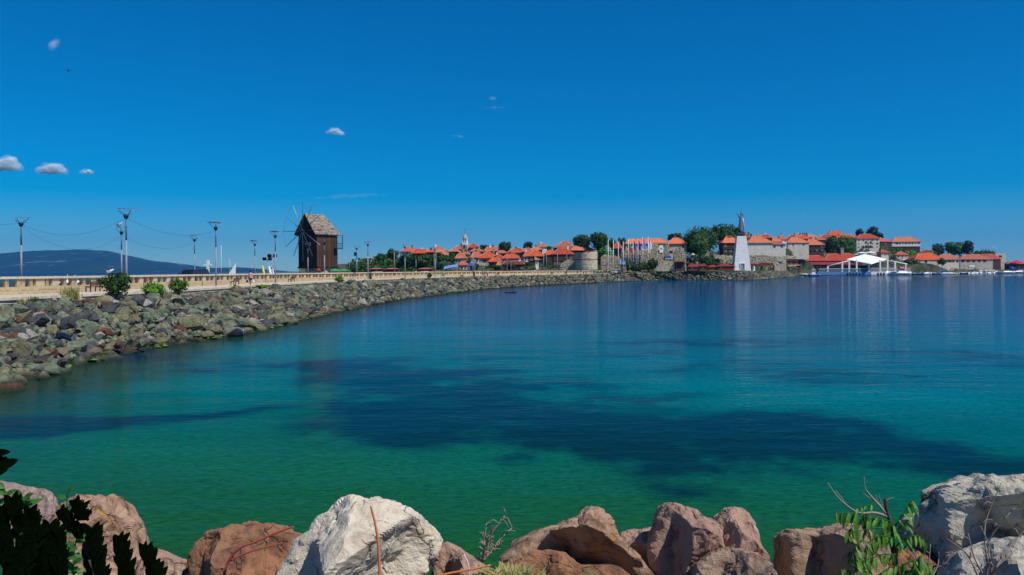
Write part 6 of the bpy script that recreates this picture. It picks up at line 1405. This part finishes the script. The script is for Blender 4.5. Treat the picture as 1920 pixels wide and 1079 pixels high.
stem([(432,1052),(455,1040),(485,1030),(512,1023),(530,1018)], 5.65, .008, M_red, 'twig', 'lower red twig on the brown rounded boulder')
stem([(515,1079),(505,1090)][::-1]+[(520,1068),(516,1060)], 5.6, .007, M_red, 'twig', 'short red twig stub between the brown and white boulders')
stem([(812,1082),(850,1074),(885,1068),(920,1060)], 5.6, .009, M_or, 'twig', 'orange branch lying across the smooth pink rock')
stem([(870,1040),(878,1058),(881,1085)], 5.6, .004, M_white, 'string', 'thin white string hanging over the smooth pink rock', 'string')
def bush3(label, name, cat, base, tips, D, r_, m, subn=3, seed=1, leaf=None, leaf_n=0, leaf_s=.05, part='branch', droop=.6, group=None, twl=.35):
    rnd = random.Random(seed); b = P(base[0], base[1], D); t = thing(name, label, cat, b, 0, group); lv = MB()
    for tx, ty, dd in tips:
        e = P(tx, ty, D+dd)-b; mid = e*.5+Vector((rnd.uniform(-.05,.05), rnd.uniform(-.05,.05), e.length*.08)); q = catmull3([Vector((0,0,0)), e*.25+Vector((rnd.uniform(-.03,.03),0,0)), mid, e], 4); n = len(q); mb = MB(); mb.tube(q, [r_*(1-.75*i/n) for i in range(n)], 5)
        for _ in range(subn):
            i = rnd.randrange(n//3, n); d = Vector((rnd.uniform(-1,1), rnd.uniform(-.6,.6), rnd.uniform(-.1,1))).normalized()*e.length*twl*rnd.uniform(.4,1); mb.tube([q[i], q[i]+d*.5+Vector((0,0,.02)), q[i]+d], [r_*.5,r_*.35,r_*.15], 4)
        mb.build(part, m, t)
    return t
bush3('leafless dry grey twig plant between the pink rock and the streaked boulder', 'dry_twig_plant', 'plant', (905,1052), [(949,968,0),(912,988,.1),(935,982,0),(960,990,.1),(925,1005,-.1),(940,1020,0),(903,1035,0)], 6.0, .010, M_twig, 6, 3)
grass_clump('dry_grass_clump', 955, 1092, 100, 36, 5.6, 4, 'matted pale dry grass under the streaked boulder', 600, 'dry grass', 1.7)
# pinnate leaves
def leaf_mesh(L_, Wd, fold=.25, curl=.2, blunt=False):
    mb = MB(); n = 16 if blunt else 6; vs_ = []
    for i in range(n+1):
        f = i/n; wd = Wd*math.sin(math.pi*min(1, f*.92+.06))**.8*(1-.25*f); z = -curl*L_*f*f
        if blunt: wd = Wd*min(1, (1.02-f)*5)**.5*min(1, .55+f)
        vs_ += [(f*L_, -wd, z-fold*wd*-1), (f*L_, 0, z), (f*L_, wd, z+fold*wd)]
    mb.add(vs_, [(i*3+j, i*3+j+1, (i+1)*3+j+1, (i+1)*3+j) for i in range(n) for j in range(2)], smooth=True); return mb
M_ail = mat('ailanthus_leaf', (.07,.22,.018), (.13,.33,.025), .5, 14, trans=.4, c3=(.24,.40,.05), s3=7)
M_ailD = mat('ailanthus_leaf_dark', (.022,.085,.012), (.035,.12,.014), .5, 9, trans=.25)
LM = [leaf_mesh(1, .15).mesh('leaflet', M_ail), leaf_mesh(1, .15, .35, .35).mesh('leaflet', M_ailD)]
pl_ = thing('leafy_sapling', 'green sapling with hanging pinnate leaves and bare branch tips at lower right', 'sapling', P(1700,1085,4.9))
b0 = P(1700,1085,4.9); rel = lambda x, y, D=4.9: P(x, y, D)-b0
def branch(pts, r0, r1, m=M_twig, nm='branch', par=None, Ds=None):
    q = catmull3([rel(x, y, (Ds or 4.9)) for x, y in pts], 5); n = len(q); MB().tube(q, [r0+(r1-r0)*i/n for i in range(n)], 6).build(nm, m, par or pl_); return q
M_stemd = mat('dark_stem', (.07,.05,.04), (.05,.035,.03), .8, 5)
branch([(1690,1095),(1678,1050),(1672,1010),(1670,985),(1662,955),(1660,935)], .020, .008, M_stemd, 'trunk')
branch([(1668,970),(1640,962),(1610,962),(1585,946),(1567,928),(1552,906)], .010, .002)
branch([(1668,972),(1650,950),(1632,930),(1622,915),(1620,895)], .009, .002)
branch([(1585,945),(1575,930),(1566,920)], .003, .0015); branch([(1655,953),(1645,940),(1642,928)], .004, .0015); branch([(1650,948),(1632,935),(1618,925)], .004, .0015); branch([(1655,950),(1650,935),(1648,926)], .003, .0012); branch([(1661,940),(1668,935),(1676,933)], .003, .0012)
rnd = random.Random(31)
def frond(pts, n, ls, down=1.0, seed=0, dark=.3, Ds=4.85):
    rnd = random.Random(seed); q = branch(pts, .004, .002, M_ailD, 'leaf_stalk', None, Ds)
    for i in range(n):
        f = (i+.5)/n; j = min(int(f*(len(q)-1)), len(q)-2); p = q[j].lerp(q[j+1], f*(len(q)-1)-j); d = (q[j+1]-q[j]).normalized()
        for sg in (-1, 1):
            dr = (Vector((0,sg*.55,0))+Vector((rnd.uniform(-.4,.4),0,-down*rnd.uniform(.5,1.3)))+d*.25).normalized()
            o = link('leaflet', LM[1 if rnd.random() < dark else 0], pl_, p); L_ = ls*rnd.uniform(.55,1.15); 
            z_ = Vector((d.x*.3, sg*.8+rnd.uniform(-.4,.4), .6)).normalized(); x_ = dr; y_ = z_.cross(x_).normalized(); z_ = x_.cross(y_)
            M = Matrix((x_, y_, z_)).transposed().to_4x4(); o.matrix_local = Matrix.Translation(p) @ M @ Matrix.Scale(L_, 4)
frond([(1668,978),(1640,968),(1600,962),(1562,962)], 9, .095, 1.0, 1, .25)
frond([(1672,985),(1650,975),(1625,970),(1600,985),(1590,1010)], 8, .085, 1.0, 2, .4)
frond([(1670,990),(1690,970),(1705,945),(1712,938)], 6, .085, .9, 3, .1); frond([(1672,995),(1660,1000),(1640,1010),(1635,1030)], 6, .085, 1, 4, .4)
frond([(1675,1000),(1692,985),(1704,975)], 5, .07, .8, 5, .2)
frond([(1680,1040),(1655,1040),(1625,1050),(1600,1060)], 7, .095, .8, 6, .5, 4.7); frond([(1685,1060),(1660,1070),(1630,1090)], 6, .10, .8, 7, .4, 4.6); frond([(1690,1060),(1720,1050),(1745,1060)], 6, .09, .8, 8, .2, 4.6)
for sd_, pt_ in enumerate([[(1676,1010),(1655,1005),(1632,1015),(1618,1040)],[(1672,1000),(1650,990),(1615,995),(1585,1000)],[(1678,1030),(1700,1010),(1722,1005),(1738,1020)],[(1690,1070),(1715,1070),(1750,1080)]]): frond(pt_, 8, .08, .95, 50+sd_, .35, 4.75+.05*(sd_ % 3))
frond([(1640,945),(1620,950),(1605,955)], 4, .05, .5, 9, 0)
for i, (x0, y0, x1, y1) in enumerate([(1590,1055,1620,1010),(1640,1085,1600,1040),(1700,1090,1730,1040),(1610,1090,1575,1068)]): frond([(x0,y0),((x0+x1)/2,(y0+y1)/2-8),(x1,y1)], 5, .09, .6, 20+i, .5, 4.5)
bush3('bare thin brown branches in front of the large grey white boulder', 'bare_bush', 'bush', (1850,1100), [(1878,905,.1),(1895,960,0),(1838,985,0),(1930,985,.1),(1815,1000,0),(1775,1010,-.1),(1905,1030,0)], 4.9, .008, M_twig, 4, 8, twl=.25)
bush3('short pale dead twigs beside the sapling trunk', 'dead_twig_plant', 'plant', (1735,1100), [(1745,1020,0),(1760,1035,.1),(1720,1040,0),(1700,1025,.1)], 5.1, .007, M_twig, 3, 9)
# leafy plant, lower left; its deep shade is painted as near-black leaf colour
M_blk = mat('shade_painted_leaf', (.0006,.0018,.0006), (.002,.005,.0015), 1, 6, spec=0)
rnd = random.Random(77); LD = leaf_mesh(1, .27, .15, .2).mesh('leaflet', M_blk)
dp = thing('shade_black_plant', 'drooping leaves, painted near black as if in shade, of a plant close to the camera at lower left', 'plant', P(60,1180,3.0)); b1 = P(60,1180,3.0)
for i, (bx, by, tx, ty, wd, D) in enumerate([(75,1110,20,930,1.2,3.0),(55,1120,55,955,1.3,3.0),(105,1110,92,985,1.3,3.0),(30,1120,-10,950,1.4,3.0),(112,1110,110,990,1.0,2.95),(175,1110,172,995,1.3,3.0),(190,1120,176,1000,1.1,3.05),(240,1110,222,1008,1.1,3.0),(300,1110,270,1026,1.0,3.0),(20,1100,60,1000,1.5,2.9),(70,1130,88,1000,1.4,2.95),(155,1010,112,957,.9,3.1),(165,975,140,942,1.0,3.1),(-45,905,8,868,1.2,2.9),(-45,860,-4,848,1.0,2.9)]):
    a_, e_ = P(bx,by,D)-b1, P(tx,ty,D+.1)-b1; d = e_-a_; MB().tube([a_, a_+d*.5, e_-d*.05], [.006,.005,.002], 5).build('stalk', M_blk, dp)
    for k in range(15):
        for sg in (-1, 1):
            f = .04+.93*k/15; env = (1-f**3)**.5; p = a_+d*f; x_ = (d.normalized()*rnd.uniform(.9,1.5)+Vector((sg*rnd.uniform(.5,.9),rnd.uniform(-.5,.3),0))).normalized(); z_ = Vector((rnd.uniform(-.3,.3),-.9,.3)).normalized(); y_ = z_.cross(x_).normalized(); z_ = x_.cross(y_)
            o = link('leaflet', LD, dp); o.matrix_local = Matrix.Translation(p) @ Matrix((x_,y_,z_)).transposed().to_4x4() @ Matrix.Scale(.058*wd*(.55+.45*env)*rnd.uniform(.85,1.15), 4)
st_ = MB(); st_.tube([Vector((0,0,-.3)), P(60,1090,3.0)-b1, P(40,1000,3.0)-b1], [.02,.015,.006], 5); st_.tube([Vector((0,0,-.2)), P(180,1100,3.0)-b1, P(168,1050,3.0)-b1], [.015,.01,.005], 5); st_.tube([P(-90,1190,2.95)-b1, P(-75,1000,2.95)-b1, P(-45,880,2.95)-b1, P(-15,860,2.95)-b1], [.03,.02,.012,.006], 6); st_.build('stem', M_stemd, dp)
gp = thing('nettle_like_weed', 'slender green weed with serrated leaves rising over the pinkish knobbly boulder', 'weed', P(125,1100,4.2)); b2 = P(125,1100,4.2)
M_weed = mat('weed_leaf', (.035,.13,.02), (.05,.17,.025), .5, 8, trans=.3); LW = leaf_mesh(1, .26).mesh('leaf', M_weed); rnd = random.Random(44)
for pts in ([(125,1100),(124,1040),(125,980),(126,925)],[(40,1100),(30,1020),(20,960),(8,915)],[(70,1100),(62,1010),(50,950),(42,935)],[(140,1100),(138,1050),(145,1000)],[(98,1090),(100,1020),(92,1000)]):
    q = catmull3([P(x,y,4.2)-b2 for x, y in pts], 6); MB().tube(q, [.006*(1-.6*i/len(q)) for i in range(len(q))], 5).build('stem', M_weed, gp)
    for i in range(3, len(q)):
        for sg in (-1, 1):
            if rnd.random() < .35: continue
            x_ = Vector((sg*rnd.uniform(.5,1), rnd.uniform(-.6,.4), rnd.uniform(-.1,.9))).normalized(); z_ = Vector((rnd.uniform(-.4,.4),-.7,.6)).normalized(); y_ = z_.cross(x_).normalized(); z_ = x_.cross(y_); o = link('leaf', LW, gp); o.matrix_local = Matrix.Translation(q[i]) @ Matrix((x_,y_,z_)).transposed().to_4x4() @ Matrix.Scale(rnd.uniform(.05,.085), 4)

# ------------------------------------------------------------------ birds
M_gull = mat('gull_white', (.75,.75,.75), None, .7); M_gw = mat('gull_grey_wing', (.35,.36,.38), None, .7)
def gull(pos, label, s_=1.0, rz=0, fly=True, m=M_gull, mw=None, name='gull', bank=.2):
    t = thing(name, label, 'bird', pos, rz, 'gulls' if m is M_gull else None); t.scale = (s_,)*3; t.rotation_euler = (bank if fly else 0, 0, rz)
    MB().lathe([(.01,-.32),(.06,-.22),(.11,-.02),(.09,.14),(.05,.22),(.06,.28),(.02,.36)], 8).build('body', m, t).rotation_euler = (R(90) if fly else R(60),0,0)
    if fly:
        for sg in (-1,1):
            w_ = MB(); w_.add([(0,-.13,.03),(sg*.42,-.17,.17),(sg*.85,.10,.08),(sg*.42,.06,.15),(0,.13,.03),(0,0,-.01),(sg*.42,-.05,.13)],[(0,1,3,4),(1,2,3),(5,6,1,0),(4,3,6,5),(6,2,1),(3,2,6)]); w_.build('wing', mw or M_gw, t)
    else:
        for sg in (-1,1): MB().box((sg*.1,.08,.02),(.04,.4,.12)).build('wing', mw or M_gw, t); 
        MB().tube([(0,0,-.05),(0,0,-.25)], .02, 4).build('leg', M_or, t)
    return t
g_ = lamp_pos[228]; gull(g_+Vector((-.25,0,7.5)), 'white gull perched on the lamp panel beside the tallest lamp', 1.5, 1.2, False)
gull(P(206,509,66), 'white gull perched on top of the large dark bush', .95, 2.0, False)
gull(P(128,133,90), 'dark bird gliding alone high in the sky at upper left', .9, .6, True, M_black, M_black, 'dark_bird', .5)
for x, y, D, lab in [(1758.5,422,330,'gull flying above the harbour trees, brightest of the flock'),(1722,430,380,'gull left of the brightest gull over the harbour'),(1710,440,360,'upper gull of the close pair over the white house'),(1709.5,444,350,'lower gull of the close pair over the white house'),(1779,429.5,400,'faint gull right of the brightest gull'),(1705,433,420,'distant gull high over the pair'),(1249,364,300,'lone gull in the empty sky left of the monument'),(1664,373,320,'gull high above the conifers'),(1684,208,300,'tiny gull highest of all at upper right'),(1656,208,330,'tiny gull just left of the highest gull'),(1508,400,300,'gull above the orange roofs in the middle distance'),(1868,351,330,'gull in the clear sky near the right edge')]:
    gull(P(x,y,D), lab, .8, (x*13.7) % 6.28)

# ------------------------------------------------------------------ clouds (many thin overlapping puffs)
def cloudmat(name, a_):
    m = bpy.data.materials.new(name); m.use_nodes = True; N = m.node_tree.nodes; L = m.node_tree.links; b = N['Principled BSDF']; N.remove(b); d = N.new('ShaderNodeBsdfDiffuse'); t = N.new('ShaderNodeBsdfTranslucent'); tp = N.new('ShaderNodeBsdfTransparent'); a = N.new('ShaderNodeMixShader'); c = N.new('ShaderNodeMixShader')
    for q in (d, t): q.inputs['Color'].default_value = (.90,.98,1,1)
    L.new(d.outputs[0], a.inputs[1]); L.new(t.outputs[0], a.inputs[2]); c.inputs[0].default_value = a_; L.new(tp.outputs[0], c.inputs[1]); L.new(a.outputs[0], c.inputs[2]); L.new(c.outputs[0], N['Material Output'].inputs[0]); return m
CM = {}; core_a = .38
def cloud(px, py, wpx, hpx, label, a_, n=26, D=15000, seed=1, slope=0, flatb=True, wisps=False):
    rnd = random.Random(seed); c = P(px, py, D); k = D/F; t = MB()
    for i in range(n):
        core = (not wisps) and flatb and i < n*.28
        f = rnd.uniform(-1,1)*(abs(rnd.random())**.4)*(.84 if core else 1); env = max(0, 1-f*f)**.7*(.85 if core else 1.08)
        rr = (hpx*.5*(.18+.8*env)*rnd.uniform(.22,.58))*k; x = f*wpx*.5*k*.86; z = (-hpx*.5*k+rr*.75) + rnd.uniform(0,1)**1.2*env*hpx*.62*k if flatb else rnd.uniform(-.3,.3)*hpx*k
        z += slope*x
        vs_, fs = ico(2); s_ = rnd.random()*9; st_ = rnd.uniform(1.2,1.9)*(2.6 if wisps else 1)
        t.add([(x+v.x*rr*st_*(1+.3*noise.noise(v*2+Vector((s_,0,0)))), v.y*rr+(0 if core else -rr*.3), z+max(v.z, -.55 if flatb else -1)*rr*(1+.3*noise.noise(v*2+Vector((s_,4,0))))) for v in vs_], fs, 1 if core else 0, True)
    if a_ not in CM: CM[a_] = cloudmat('cloud_vapour_%d' % int(a_*1000), a_)
    CM.setdefault('core', cloudmat('cloud_core', core_a)); o = t.build('cloud', [CM[a_], CM['core']], None, c); o.visible_shadow = True; tag(o, label, 'cloud', 'small clouds in the blue sky')
cloud(12,308,72,29,'puffy white cloud cut by the left edge above the leftmost lamp',.11,130,seed=1)
cloud(97,317,78,21,'elongated white cloud, middle of the three at left',.11,130,seed=2)
cloud(163,322,38,10,'smallest white cloud, right of the three at left',.09,60,seed=3)
cloud(629,247,44,13,'small white cloud above and right of the windmill',.09,75,seed=4,slope=-.12)
cloud(102,85,22,18,'faint wispy cloud high at upper left above the dark bird',.03,40,seed=5,flatb=False,slope=.5)
cloud(655,368,190,9,'long thin streak of cloud just above the windmill sails',.015,60,seed=6,flatb=False,wisps=True,slope=.04)
cloud(924,185,24,6,'faint little cloud streak high in the centre sky',.03,30,seed=7,flatb=False); cloud(930,202,56,5,'fainter pair of streaks under the centre sky streak',.02,40,seed=8,flatb=False); cloud(860,256,36,5,'faint streak lower left of the centre sky streaks',.03,30,seed=9,flatb=False)

# ------------------------------------------------------------------ haze
if HAZE:
    hb = MB().box((0,4500,270),(26000,16000,543)); o = hb.build('haze', []) if False else None
    m = bpy.data.materials.new('haze_air'); m.use_nodes = True; N = m.node_tree.nodes; N.clear(); ov = N.new('ShaderNodeOutputMaterial'); pv = N.new('ShaderNodeVolumePrincipled')
    pv.inputs['Color'].default_value = (*HAZE_COL, 1); pv.inputs['Density'].default_value = HAZE; pv.inputs['Anisotropy'].default_value = .2; m.node_tree.links.new(pv.outputs[0], ov.inputs['Volume'])
    o = hb.build('haze', m); tag(o, kind='stuff')
